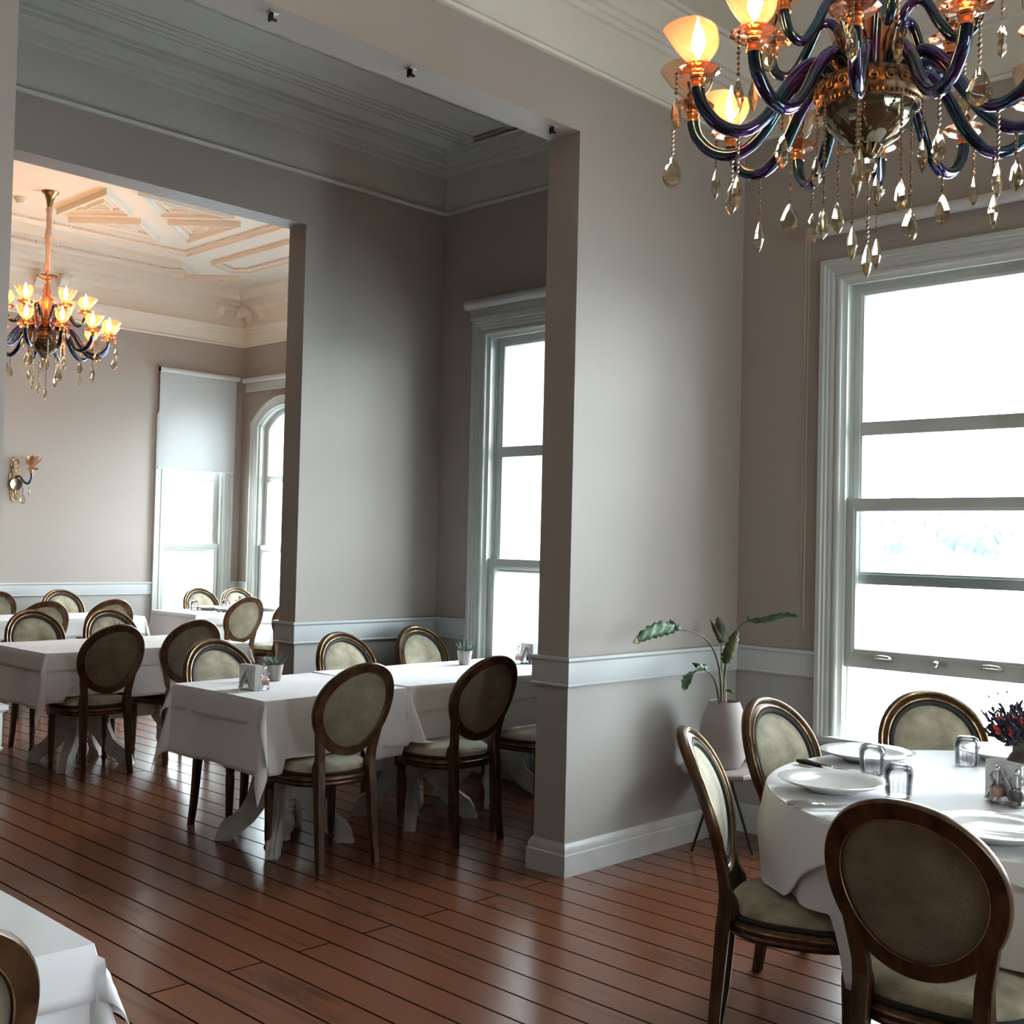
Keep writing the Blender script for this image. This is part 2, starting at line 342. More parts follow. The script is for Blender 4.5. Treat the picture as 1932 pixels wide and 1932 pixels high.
wall('wall_rear', -8, 0, -8.2, -8, 0, ZTOP, RW, ALX)

# ---------------------------------------------------------------- rails, baseboards, cornices (paths keep the wall on their right)
RAIL = [(-.001, .85), (.016, .85), (.022, .858), (.016, .866), (.018, .872), (.018, .962), (.030, .972), (.030, .986), (-.001, .986)]
BASE = [(-.001, 0), (.024, 0), (.024, .095), (.018, .10), (.018, .12), (.010, .135), (.006, .145), (-.001, .145)]
CNT = {'trim': 0}
def run(kind, path, prof, mt, closed=False):
    mb = MB(); sweep(mb, path, prof, closed, PLAN)
    if kind == 'trim': CNT['trim'] += 1; kind = 'trim_%d' % CNT['trim']
    return struct(mb.build(kind, mt, smooth=35))
cw = .108
for kind, prof, mt in (('rail', RAIL, M['rail']), ('baseboard', BASE, M['trim'])):
    k = (lambda s: 'trim') if kind == 'rail' else (lambda s: 'baseboard_'+s)
    e = cw if kind == 'rail' else 0
    if kind == 'rail':
        run('trim', [(0, -.594+e), (0, 0), (XP, 0), (XP, T1), (0, T1), (0, .97-e)], prof, mt)
        run('trim', [(0, 1.975+e), (0, Y2), (XP2, Y2), (XP2, Y2+T2), (.60-e, Y2+T2)], prof, mt); run('trim', [(1.55+e, Y2+T2), (XB, Y2+T2), (XB, 3.6-e)], prof, mt)
        run('trim', [(XB, 7.80+e), (XB, YB), (1.86+e, YB)], prof, mt); run('trim', [(1.10-e, YB), (-8, YB)], prof, mt)
        run('trim', [(-8, T1), (XL, T1), (XL, 0), (-8, 0), (-8, -8)], prof, mt)
        run('trim', [(0, -2.50+e), (0, -1.60-e)], prof, mt)
    else:
        run('baseboard_right', [(0, -8), (0, 0), (XP, 0), (XP, T1), (0, T1), (0, Y2), (XP2, Y2), (XP2, Y2+T2), (XB, Y2+T2), (XB, YB), (-8, YB)], prof, mt)
        run('baseboard_left', [(-8, T1), (XL, T1), (XL, 0), (-8, 0), (-8, -8)], prof, mt)
def cornice(x0, x1, y0, y1, prof, mt): run('trim', [(x0, y0), (x1, y0), (x1, y1), (x0, y1)], prof, mt, True)
def cprof(z, zt):
    return [(-.01, z-.012), (.022, z-.012), (.030, z), (.022, z+.012), (.012, z+.016), (.012, z+.245), (.030, z+.25), (.036, z+.275), (.050, z+.28), (.055, z+.305), (.075, z+.31), (.09, z+.34), (.15, zt-.045), (.155, zt-.02), (.175, zt-.018), (.18, zt+.01), (-.01, zt+.01)]
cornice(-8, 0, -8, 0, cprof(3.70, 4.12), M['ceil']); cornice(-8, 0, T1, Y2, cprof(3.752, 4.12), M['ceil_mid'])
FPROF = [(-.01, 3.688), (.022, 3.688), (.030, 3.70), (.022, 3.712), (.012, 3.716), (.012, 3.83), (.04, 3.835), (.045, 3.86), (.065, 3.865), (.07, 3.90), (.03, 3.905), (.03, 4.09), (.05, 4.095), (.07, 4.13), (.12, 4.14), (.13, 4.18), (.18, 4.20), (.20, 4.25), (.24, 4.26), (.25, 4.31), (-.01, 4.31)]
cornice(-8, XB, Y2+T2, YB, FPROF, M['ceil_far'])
# raised frames on the ceilings
def frame_ring(poly, z, width, depth, mt, dent=0, closed=True):
    mb = MB(); prof = [(0, z+.01), (0, z-depth), (width*.35, z-depth), (width*.45, z-depth*.55), (width*.8, z-depth*.5), (width, z-depth*.25), (width, z+.01)]
    sweep(mb, poly, prof, closed, PLAN)
    if dent:
        n = len(poly); Mt = mitre(poly, closed)
        for i in range(n if closed else n-1):
            a = Vector(poly[i])+Mt[i]*width*1.25; b2 = Vector(poly[(i+1) % n])+Mt[(i+1) % n]*width*1.25; L = (b2-a).length
            if L < .03: continue
            t = (b2-a)/L; nn = Vector((-t.y, t.x)); q = 0
            while q < L-.012:
                c = a+t*(q+.006); mb.box(-.006, .006, -.012, .012, z-depth*.4, z+.005, Matrix.Translation((c.x, c.y, 0)) @ Matrix.Rotation(math.atan2(t.y, t.x), 4, 'Z')); q += .024
    CNT['trim'] += 1
    return struct(mb.build('trim_%d' % CNT['trim'], mt, smooth=35))
for y0, y1 in ((.55, 2.06), (.67, 1.95), (1.0, 1.6)):
    frame_ring([(-7.8, y0), (-.19, y0), (-.19, y1), (-7.8, y1)], 4.121, .035, .018, M['ceil_mid'])
frame_ring([(-7.4, -7.4), (-.75, -7.4), (-.55, -7.2), (-.55, -.85), (-.75, -.65), (-7.4, -.65)], 4.12, .05, .025, M['ceil'])
frame_ring([(-7.2, -7.2), (-.95, -7.2), (-.75, -7.0), (-.75, -1.05), (-.95, -.85), (-7.2, -.85)], 4.12, .04, .02, M['ceil'])
def ccw(p):
    a = sum(p[i][0]*p[(i+1) % len(p)][1]-p[(i+1) % len(p)][0]*p[i][1] for i in range(len(p)))
    return p if a > 0 else p[::-1]
def inset(p, d):
    p = ccw(p); Mt = mitre(p, True); return [(a[0]+q.x*d, a[1]+q.y*d) for a, q in zip(p, Mt)]
cx_, cy_ = -.36, 5.87
TRI = []
for ox in (0, -2.05):
    TRI += [[(cx_+ox-.63, cy_-.45), (cx_+ox-.63, cy_+.47), (cx_+ox-.17, cy_)], [(cx_+ox+.63, cy_-.45), (cx_+ox+.63, cy_+.47), (cx_+ox+.17, cy_)],
            [(cx_+ox-.45, cy_+.63), (cx_+ox+.45, cy_+.63), (cx_+ox, cy_+.17)], [(cx_+ox-.45, cy_-.63), (cx_+ox+.45, cy_-.63), (cx_+ox, cy_-.17)]]
for p in TRI:
    frame_ring(ccw(p), 4.30, .05, .055, M['ceil_far'], 1); frame_ring(inset(p, .125), 4.30, .03, .035, M['ceil_far'])
frame_ring([(-3.4, 4.9), (.56, 4.9), (.56, 6.83), (-3.4, 6.83)], 4.30, .05, .05, M['ceil_far'], 1)
frame_ring(ccw([(.90, 4.9), (1.36, 4.9), (1.36, 6.93), (1.22, 7.10), (.90, 6.95)]), 4.30, .05, .05, M['ceil_far'], 1)
frame_ring(ccw([(-3.4, 7.17), (.69, 7.17), (.98, 7.46), (.80, 7.62), (-3.4, 7.62)]), 4.30, .05, .05, M['ceil_far'], 1)
frame_ring(ccw([(1.03, 7.71), (1.46, 7.29), (1.47, 7.69)]), 4.30, .04, .05, M['ceil_far'], 1)
# scroll brackets in the far cornice
def bracket(x, y, az):
    CNT['trim'] += 1; mb = MB()
    prof = [(0, 4.13), (.17, 4.13), (.18, 4.10), (.12, 4.08), (.09, 4.03), (.05, 4.01), (.03, 3.97), (0, 3.97)]
    T = Matrix.Translation((x, y, 0)) @ Matrix.Rotation(az, 4, 'Z')
    mb.prism(prof, -.045, .045, lambda a, b, d: T @ Vector((d, -a, b)))
    struct(mb.build('trim_%d' % CNT['trim'], M['ceil_far'], smooth=30))
for x, y, az in ((XB-.38, YB, 0), (XB-.12, YB, 0), (XB, YB-.14, -math.pi/2), (XB, YB-.42, -math.pi/2), (-.12, YB, 0), (-.36, YB, 0), (-2.2, YB, 0), (-2.44, YB, 0)): bracket(x, y, az)

# ---------------------------------------------------------------- windows (local x along the wall, local +y outwards)
WN = [0]
def window(loc, rz, wd, z0, z1, rise=0, lift=0, meet=1.40, bar=2.12, depth=.42, casing=True, handles=True, inner_top=None):
    WN[0] += 1; R = empty('window_%d' % WN[0], loc, rz); R['kind'] = 'structure'; h = wd/2
    top = arch_pts(-h, h, z1, rise)
    path = [(-h, z0)]+top+[(h, z0)]
    if casing:
        mb = MB(); pr = [(0, -.01), (0, .012), (.008, .018), (.022, .018), (.028, .010), (.036, .016), (.046, .022), (.060, .022), (.066, .030), (.078, .030), (.084, .038), (.104, .040), (.108, .036), (.108, -.01)]
        sweep(mb, path, pr, False, FACE); mb.build('casing', M['window'], R, smooth=30)
    mb = MB(); pj = [(0, 0), (0, -depth), (-.012, -depth), (-.012, -.14), (-.022, -.14), (-.022, -.125), (-.012, -.125), (-.012, -.085), (-.024, -.085), (-.024, -.078), (-.012, -.078), (-.012, -.03), (-.022, -.03), (-.022, -.015), (-.010, -.01)]
    sweep(mb, path, pj, False, FACE); mb.build('jamb_liner', M['window'], R, smooth=30)
    mb = MB(); mb.box(-h-.115, h+.115, -.05, .03, z0-.03, z0); mb.box(-h, h, .0, depth+.03, z0-.03, z0+.004); mb.box(-h-.10, h+.10, -.022, 0, z0-.11, z0-.03); mb.box(-h-.10, h+.10, -.03, 0, z0-.05, z0-.03)
    mb.build('window_sill', M['window'], R, smooth=0, bevel=.005)
    def sash(nm, x0, x1, a, b, yy, top_, bot, rs=0, midbar=None):
        pth = ccw([(x0, a), (x1, a)]+arch_pts(x0, x1, b, rs)[::-1])
        mb = MB(); s_ = .062
        M_ = mitre(pth, True); n = len(pth); R_ = []
        # stiles and rails: left = inwards on a counter-clockwise path
        prof = [(0, -.018), (0, .018), (s_-.016, .018), (s_-.010, .012), (s_-.004, .012), (s_, .002), (s_, -.010), (s_-.012, -.018)]
        for p, q in zip(pth, M_):
            fac = (bot/s_) if p[1] < a+.01 else ((top_/s_) if (p[1] > b-.3 and True) else 1)
            ring = []
            for aa, d in prof:
                ring.append(FACE(p[0]+q.x*aa, p[1]+q.y*aa*fac, d-yy))
            R_.append(ring)
        mb.rings(R_, loop=True)
        if midbar:
            mb.box(x0+.05, x1-.05, yy-.016, yy+.012, midbar-.026, midbar+.026); mb.box(x0+.05, x1-.05, yy-.010, yy+.010, midbar-.034, midbar+.034)
        so = mb.build(nm, M['window'], R, smooth=30)
        ip = [(p[0]+q.x*.045, p[1]+q.y*.045) for p, q in zip(pth, M_)]
        g = MB(); g.prism(ip, yy-.002, yy+.002); g.build('glass_pane', M['pane'], so, smooth=0)
        return so
    up = sash('upper_sash', -h+.012, h-.012, meet-.065, z1-.012, .105, .06, .065, rise, bar)
    lo = sash('lower_sash', -h+.024 if 0 else -h+.012, h-.012, z0+.005+lift, meet+.02+lift, .055, .065, .095)
    if handles:
        for hx in (-.27, .26):
            mb = MB(); zz = z0+lift+.062; P = [(hx-.045, .036, zz), (hx-.035, .012, zz+.006), (hx, .006, zz+.008), (hx+.035, .012, zz+.006), (hx+.045, .036, zz)]
            mb.tube(P, [.007, .008, .009, .008, .007], 8); mb.box(hx-.05, hx+.05, .030, .038, zz-.012, zz+.012)
            mb.build('lift_handle', M['nickel'], lo)
        mb = MB(); zz = z0+lift+.058; mb.lathe([(0, .0), (.014, .0), (.016, .02), (.010, .03), (0, .032)], 12, Matrix.Translation((0, .036, zz)) @ Matrix.Rotation(math.pi/2, 4, 'X'))
        mb.box(.0, .045, .012, .02, zz-.006, zz+.006); mb.box(.036, .048, .014, .03, zz-.010, zz+.010)
        mb.build('sash_lock', M['nickel'], lo)
    return R
window((0, -1.097, 0), -math.pi/2, 1.006, WZ0, WZ1, 0, lift=.345, meet=1.40)
window((0, 1.4725, 0), -math.pi/2, 1.005, WZ0, WZ1, 0, meet=1.375, bar=2.10)
for a0, a1, *_ in WR: window((0, (a0+a1)/2, 0), -math.pi/2, a1-a0, WZ0, WZ1, 0, handles=False)
window(((W4[0]+W4[1])/2, YB, 0), 0, W4[1]-W4[0], WZ0, 2.98, .20, meet=1.39, bar=2.16, handles=False)
for q in (W5, W5b, W5c): window((XB, (q[0]+q[1])/2, 0), -math.pi/2, q[1]-q[0], WZ0, 2.98, .22, meet=1.39, bar=2.16, handles=False)
window(((WS[0]+WS[1])/2, Y2+T2, 0), math.pi, WS[1]-WS[0], WZ0, 2.95, .22, meet=1.39, bar=2.16, depth=T2, handles=False)
for a0, a1, *_ in RW: window(((a0+a1)/2, -8, 0), math.pi, a1-a0, WZ0, 2.5, 0, depth=.2, bar=1.95, handles=False)
H2 = math.pi/2
for y, wd_ in ((-1.097, 1.0), (1.4725, 1.0), (-3.45, 1.9), (-6.2, 1.6)): portal(.40, y, 1.72, (0, H2, 0), 2.3, wd_)
for q in (W5, W5b, W5c): portal(XB+.40, (q[0]+q[1])/2, 1.77, (0, H2, 0), 2.42, q[1]-q[0])
portal(1.48, YB+.40, 1.77, (-H2, 0, 0), .76, 2.42)
for a0, a1, *_ in RW: portal((a0+a1)/2, -8.19, 1.53, (H2, 0, 0), 1.0, 1.95)
# outer face of the bay: surround and white boards round its arched window
mb = MB(); hh_ = (WS[1]-WS[0])/2; cxw = (WS[0]+WS[1])/2
pth = [(WS[0], WZ0)]+arch_pts(WS[0], WS[1], 2.95, .22)+[(WS[1], WZ0)]
sweep(mb, pth, [(0, 0), (0, .03), (.02, .045), (.12, .045), (.15, .06), (.17, .06), (.17, 0)], False, lambda x, z, d: (x, Y2-d, z))
struct(mb.build('trim_outer', M['outer'], smooth=30)); bpy.data.objects['trim_outer'].name = 'trim_90'
mb = MB(); mb.box(.425, XB+.45, Y2-.012, Y2-.001, 0, .56); mb.box(.425, .47, Y2-.03, Y2-.001, 0, 4.2); mb.box(.425, XB+.45, Y2-.05, Y2-.001, 3.3, 3.4)
mb.box(.425, WS[0]-.001, Y2-.012, Y2-.001, .56, 4.2); mb.box(WS[1]+.001, XB+.45, Y2-.012, Y2-.001, .56, 4.2); mb.box(WS[0], WS[1], Y2-.012, Y2-.001, 3.0, 4.2)
o = struct(mb.build('wall_outer_boards', M['outer'], smooth=0))

# ---------------------------------------------------------------- view outside: sea and far wooded hills
mb = MB(); mb.box(3.2, 4000, -3500, 3500, -7.2, -7.0); struct(mb.build('sea_surface', M['sea'], smooth=0))
rnd = random.Random(4)
def hill_h(t, k): return 1+.35*math.sin(t*7+k)+.2*math.sin(t*17+2*k)+.1*math.sin(t*41)
mb = MB()
def hf(u, v):
    th = math.radians(40+u*75); r = 1150+v*450; rr_ = random.Random(int(u*400)*31+int(v*40))
    h = (1-(1-v)**2)*50*hill_h(u*3, 1.3)+(rr_.random()*9 if v > .05 else 0)
    return (CAM.x+r*math.sin(th), CAM.y+r*math.cos(th), -7+h)
mb.grid(hf, 400, 24); struct(mb.build('hillside', M['hill'], smooth=0))

# ---------------------------------------------------------------- dining chair
def bk(x, z, b=0):
    """point on the reclined, slightly cupped back; b is the offset towards the sitter"""
    h = max(z-.42, 0); y = -.205-.08*h-.42*h*h+.5*x*x
    return Vector((x, y+b, z+b*.2))
HW, HH, ZC = .193, .195, .728      # centre line of the oval frame
def oval(t, s=1.0, e=0.0):
    return ((HW*s+e)*math.sin(t)*(1+.06*math.cos(t)), ZC+(HH*s+e)*math.cos(t))
def seat_out(t, s=1.0, e=0.0):
    c, sn = math.cos(t), math.sin(t)
    x = math.copysign(abs(c)**.72, c); y = math.copysign(abs(sn)**.72, sn)
    return ((.222*s+e)*x*(1+.10*y), (.205*s+e)*y+.0)
def make_chair():
    R = empty('dining_chair')
    TT = [2*math.pi*i/56 for i in range(56)]
    # oval frame
    prof = [(-.021, -.013), (.019, -.014), (.023, -.008), (.024, .002), (.020, .013), (.013, .019), (.006, .016), (.003, .010), (-.004, .013), (-.009, .016), (-.015, .012), (-.019, .004)]
    mb = MB(); mb.rings([[bk(*oval(t, 1, a), b) for a, b in prof] for t in TT], loop=True)
    bf = mb.build('back_frame', M['frame'], R, smooth=50)
    mb = MB(); mb.tube([bk(*oval(t, 1, -.012), .0165) for t in TT], .0035, 6, loop=True); mb.tube([bk(*oval(t, 1, .013), .0175) for t in TT], .0035, 6, loop=True)
    mb.tube([bk(*oval(t, 1, -.021), -.0125) for t in TT], .0016, 5, loop=True)
    mb.build('gilt_bead', M['gilt'], bf)
    # upholstery front, piping, rear panel
    def dome(s0, d0, d1, sgn=1):
        mb = MB(); R_ = []
        for k in range(9):
            s = k/8; R_.append([bk(*oval(t, s0*max(s, .01)), (d0+d1*(1-s**2.2))*sgn) for t in TT])
        n = 56; vs = [p for r in R_ for p in r]; fs = [(i*n+j, i*n+(j+1) % n, (i+1)*n+(j+1) % n, (i+1)*n+j) for i in range(8) for j in range(n)]
        mb.add(vs, fs); return mb
    dome(.835, .008, .020).build('backrest_pad', M['suede'], R)
    mb = MB(); mb.tube([bk(*oval(t, .862), .007) for t in TT], .0125, 8, loop=True); mb.build('piping', M['gimp'], R)
    dome(.90, .0055, .004, -1).build('back_panel', M['suede_back'], R)
    # rear legs flowing into the frame
    for s in (-1, 1):
        P = [(.155, 0, -.245, .0145, .015), (.150, .12, -.228, .016, .017), (.146, .30, -.214, .019, .019), (.143, .40, -.207, .021, .021), (.142, .47, None, .0205, .018), (.144, .52, None, .020, .0145), (.153, .57, None, .020, .013), (.166, .615, None, .015, .012), (.178, .66, None, .008, .010)]
        mb = MB(); R_ = []
        for x, z, y, hw, hd in P:
            c = Vector((s*x, y, z)) if y is not None else bk(s*x, z)
            R_.append([c+Vector((-hw, -hd, 0)), c+Vector((hw, -hd, 0)), c+Vector((hw, hd, 0)), c+Vector((-hw, hd, 0))])
        mb.rings(R_); mb.prism([(-.225, .415), (-.175, .415), (-.160, .44), (-.168, .475), (-.185, .50), (-.205, .545), (-.215, .545)], s*.142-.016, s*.142+.016, lambda a, b, d: Vector((d, a, b)))
        mb.build('leg', M['frame'], R, smooth=30, bevel=.003)
    # seat
    TS = [2*math.pi*i/48 for i in range(48)]
    pr = [(-.03, .372), (-.004, .372), (0, .378), (.004, .384), (.002, .392), (.006, .398), (.009, .408), (.004, .418), (-.004, .424), (-.03, .424)]
    mb = MB(); mb.rings([[Vector((*seat_out(t, 1, a), z)) for a, z in pr] for t in TS], loop=True); sr = mb.build('seat_rail', M['frame'], R, smooth=45)
    mb = MB(); mb.tube([Vector((*seat_out(t, 1, .006), .408)) for t in TS], .0035, 6, loop=True); mb.build('gilt_bead', M['gilt'], sr)
    mb = MB(); mb.tube([Vector((*seat_out(t, 1, -.005), .430)) for t in TS], .0075, 6, loop=True); mb.build('piping', M['gimp'], R)
    mb = MB(); lv = [(1.0, .422, -.012), (1.0, .432, -.006), (1.0, .448, -.010), (.93, .463, -.01), (.8, .473, 0), (.6, .480, 0), (.35, .484, 0), (.05, .486, 0)]
    mb.rings([[Vector((*seat_out(t, s, e), z)) for t in TS] for s, z, e in lv]); mb.build('seat', M['suede'], R, smooth=60)
    # turned front legs
    for s in (-1, 1):
        T = Matrix.Translation((s*.178, .150, 0)); mb = MB()
        mb.lathe([(.009, 0), (.011, .004), (.013, .03), (.019, .036), (.0205, .046), (.016, .054), (.013, .060), (.0145, .07), (.017, .16), (.0205, .28), (.0225, .315), (.019, .325), (.024, .335), (.024, .345), (.020, .352), (.022, .372)], 16, T)
        mb.box(-.024, .024, -.024, .024, .352, .400, T)
        for k in range(8):   # fluting ribs
            a = 2*math.pi*k/8; mb.tube([T @ Vector((.0135*math.cos(a), .0135*math.sin(a), .075)), T @ Vector((.0205*math.cos(a), .0205*math.sin(a), .305))], .003, 5)
        mb.build('leg', M['frame'], R, smooth=40)
    return R
CHAIR = make_chair(); used = [False]; CHAIRS = []
def chair(x, y, az, label, group):
    o = CHAIR if not used[0] else copy_tree(CHAIR); used[0] = True
    o.location = (x, y, 0); o.rotation_euler = (0, 0, -math.radians(az)); tag(o, label, 'chair', group); CHAIRS.append((x, y, math.radians(az)))
    return o
g1 = 'oval back chairs at the long white table'; g2 = 'oval back chairs at the left white table'; g3 = 'oval back chairs in the far bay room'; g4 = 'oval back chairs at the round table'
chair(-2.007, .981, 2, 'chair seen from behind at the long table, the one nearest the napkin holder', g1)
chair(-1.262, .905, 0, 'oval back chair seen from behind at the long table, closest to the wall pier', g1)
chair(-.57, .93, 0, 'chair at the long table almost hidden by the wall pier, only its seat edge showing', g1)
chair(-1.966, 1.682, 180, 'pale oval back chair facing the viewer behind the napkin holder on the long table', g1)
chair(-1.082, 1.730, 180, 'pale chair facing the viewer at the long table, directly behind a nearer chair back', g1)
chair(-.325, 1.912, 180, 'pale oval back chair across the long table beside the dark corner and narrow window', g1)
chair(-1.898, 3.547, 0, 'dark chair seen from behind at the left table, its whole seat in view', g2)
chair(-1.260, 3.70, 0, 'dark chair seen from behind at the left table, half hidden by a pale back', g2)
chair(-1.788, 4.38, 180, 'pale oval back chair across the left table, nearest the left edge of the picture', g2)
chair(-1.263, 4.292, 180, 'pale oval back chair across the left table with a succulent in front of it', g2)
chair(-1.207, 6.10, 0, 'brown framed chair seen from behind at the far left table, left of the pair', g3)
chair(-.609, 6.15, 0, 'brown framed chair seen from behind at the far left table, right of the pair', g3)
chair(-.285, 7.22, 180, 'pale oval chair back against the far wall rail behind the farthest left table', g3)
chair(-.954, 7.739, 0, 'dark chair back cut by the left jamb against the far chair rail', g3)
chair(1.225, 7.22, 180, 'pale oval chair back in front of the far window under the half drawn blind', g3)
chair(1.68, 7.22, 180, 'pale oval chair back between the two far windows', g3)
chair(.683, 6.12, -5, 'lit oval back chair seen from behind at the set table in the far bay', g3)
chair(1.13, 5.95, 0, 'chair almost hidden behind the inner wall pier at the set far table', g3)
chair(-2.214, -1.683, 152, 'oval back chair in side view at the left of the round table', g4)
chair(-1.569, -1.485, 183, 'pale oval back chair between the round table and the potted plant', g4)
chair(-1.055, -1.651, 230, 'pale oval back chair in front of the big window at the round table', g4)
chair(-2.499, -2.273, 85, 'large dark chair back nearest the viewer at the round table', g4)
chair(-4.739, -1.418, 0, 'chair back cut by the lower left corner of the picture', None)
del_ = CHAIRS

def on_seat(x, y, z, lim=.492):
    for cx, cy, a in CHAIRS:
        dx, dy = x-cx, y-cy; lx = dx*math.cos(a)-dy*math.sin(a); ly = dx*math.sin(a)+dy*math.cos(a)
        if abs(lx) < .25 and abs(ly) < .25:
            r = (abs(lx/(.235*(1+.1*ly/.22)))**2.8+abs(ly/.215)**2.8)
            if r < 1 and z < lim: return lim
    return z
# ---------------------------------------------------------------- tables
def pedestal(par, x, y, rot=45, top=.725):
    col = MB(); T = Matrix.Translation((x, y, 0))
    col.lathe([(.020, 0), (.030, .008), (.026, .03), (.042, .055), (.050, .09), (.040, .125), (.030, .14), (.040, .15), (.040, .16), (.032, .168), (.046, .178), (.046, .19), (.036, .20), (.055, .215), (.055, .24)], 20, T)
    col.lathe([(.055, .40), (.060, .42), (.045, .44), (.06, .50), (.065, .56), (.045, .63), (.06, .66), (.06, .68)], 20, T)
    col.box(-.055, .055, -.055, .055, .24, .40, T); col.box(-.11, .11, -.11, .11, .68, top-.005, T)
    col.build('pedestal_column', M['white_wood'], par, smooth=40)
    out = [(.04, .24), (.04, .42), (.10, .42), (.135, .405), (.155, .36), (.168, .30), (.185, .23), (.215, .165), (.26, .125), (.30, .10), (.325, .06), (.335, .02), (.345, .0), (.265, .0), (.245, .03), (.20, .055), (.155, .095), (.125, .14), (.10, .18), (.07, .205)]
    for k in range(4):
        A = Matrix.Translation((x, y, 0)) @ Matrix.Rotation(math.radians(rot+90*k), 4, 'Z'); mb = MB()
        f = lambda a, b, d: A @ Vector((a, d, b))
        ins = [(a-.006 if a > .06 else a, b-(.005 if b > .1 else 0)) for a, b in out]
        mb.prism(ins, -.026, .026, f)
        for d0, d1 in ((-.030, -.013), (-.0095, .0095), (.013, .030)): mb.prism(out, d0, d1, f)
        mb.build('pedestal_foot', M['white_wood'], par, smooth=30)
def wood_top(par, x0, x1, y0, y1, z=.752):
    mb = MB(); mb.box(x0+.004, x1-.004, y0+.004, y1-.004, z-.028, z); mb.build('tabletop', M['white_wood'], par, bevel=.004)
def table(x0, x1, y0, y1, label, peds, group='white painted dining tables', legs='foot'):
    t = empty('dining_table', ((x0+x1)/2, (y0+y1)/2, 0)); tag(t, label, 'table', group)
    cx, cy = (x0+x1)/2, (y0+y1)/2
    wood_top(t, x0-cx, x1-cx, y0-cy, y1-cy)
    for px, py in peds: pedestal(t, px-cx, py-cy)
    return t
def cloth(name, x0, x1, y0, y1, z, dr, label, res=.02, seed=1, fold=.36, group=None, rip=.012, cat='tablecloth', drape=True):
    """dr = drops at x0, x1, y0, y1 sides"""
    rn = random.Random(seed); ph = [rn.uniform(0, 6.28) for _ in range(6)]
    U0, U1, V0, V1 = x0-dr[0], x1+dr[1], y0-dr[2], y1+dr[3]; nu = max(8, int((U1-U0)/res)); nv = max(8, int((V1-V0)/res))
    def lin(a, b, c0, c1, n):
        xs = [a+(b-a)*i/n for i in range(n+1)]
        for e in (c0, c1):
            k = min(range(n+1), key=lambda i: abs(xs[i]-e)); xs[k] = e
        return xs
    XS, YS = lin(U0, U1, x0, x1, nu), lin(V0, V1, y0, y1, nv)
    def fn(u, v):
        X, Y = XS[round(u*nu)], YS[round(v*nv)]
        ex = x0-X if X < x0 else (X-x1 if X > x1 else 0); ey = y0-Y if Y < y0 else (Y-y1 if Y > y1 else 0)
        sx = -1 if X < x0 else 1; sy = -1 if Y < y0 else 1; px, py = min(max(X, x0), x1), min(max(Y, y0), y1)
        if ex == 0 and ey == 0:
            return (px, py, z+.0015*math.sin(X*9+ph[0])*math.sin(Y*7+ph[1]))
        if ex > 0 and ey > 0:
            h = math.hypot(ex, ey); r = .006+fold*1.7*ex*ey/(ex+ey)+.02*h; th = math.atan2(ey, ex)
            th = th+.25*math.sin(4*th)*0; q = min(r, h*.9)
            pos = (px+sx*math.cos(th)*q, py+sy*math.sin(th)*q, z-math.sqrt(max(h*h-q*q, 0)))
        else:
            e = ex+ey; al = Y if ex > 0 else X
            k = e/.3; o_ = .006+.02*k+rip*k*math.sin(al*11+ph[2])+rip*.5*k*math.sin(al*23+ph[3])
            pos = (px+(sx*o_ if ex > 0 else 0), py+(sy*o_ if ey > 0 else 0), z-e)
        if drape: pos = (pos[0], pos[1], on_seat(pos[0], pos[1], pos[2]))
        return pos
    mb = MB(); mb.grid(fn, nu, nv)
    o = mb.build(name, M['cloth'], smooth=55, solid=.0022)
    tag(o, label, cat, group); return o
gt_, gc = 'white painted pedestal tables', 'white tablecloths'
table(-2.325, -1.50, .975, 1.765, 'square white pedestal table under the cloth with the napkin holder', [(-1.95, 1.33)], gt_)
table(-1.485, -.05, .975, 1.775, 'long white pedestal table reaching behind the wall pier', [(-1.12, 1.31), (-.45, 1.40)], gt_)
cloth('tablecloth', -2.325, -1.50, .975, 1.765, .7555, (.33, .04, .33, .30), 'long white under cloth hanging at the left end of the long table', seed=3, group=gc)
cloth('tablecloth', -2.333, -1.492, .967, 1.773, .7595, (.12, .27, .285, .12), 'white top cloth under the napkin holder with pointed hanging corners', seed=5, group=gc, fold=.55)
cloth('tablecloth', -1.485, -.05, .975, 1.775, .7555, (.02, .02, .275, .27), 'white under cloth of the table between the long table seam and the wall pier', seed=6, group=gc)
cloth('tablecloth', -1.483, -.045, .968, 1.782, .7635, (.10, .02, .135, .12), 'short white top cloth with the succulent pot by the narrow window', seed=7, group=gc)
# left table: scroll pedestal, stretcher beam and turned end leg
t = empty('dining_table', (-1.52, 3.91, 0)); tag(t, 'white table at the left with stretcher beam and turned leg on the plank floor', 'table', gt_)
wood_top(t, -.70, .72, -.42, .42); pedestal(t, -.30, -.09)
mb = MB(); mb.box(-.26, .34, -.03+.0, .03, .255, .355); mb.build('stretcher', M['white_wood'], t, bevel=.006)
mb = MB(); T = Matrix.Translation((.34, .0, 0))
mb.lathe([(.030, 0), (.036, .02), (.042, .07), (.050, .10), (.042, .13), (.034, .145), (.050, .155), (.050, .165), (.036, .175), (.060, .20), (.085, .235), (.085, .25)], 20, T); mb.box(-.075, .075, -.075, .075, .25, .36, T)
mb.lathe([(.085, .36), (.09, .385), (.075, .40), (.05, .43), (.055, .55), (.075, .64), (.06, .68), (.09, .70), (.09, .722)], 20, T); mb.build('turned_leg', M['white_wood'], t, smooth=40)
cloth('tablecloth', -2.22, -.80, 3.49, 4.33, .7555, (.34, .30, .30, .25), 'long white under cloth hanging down at the left table by the dark chair legs', seed=9, group=gc)
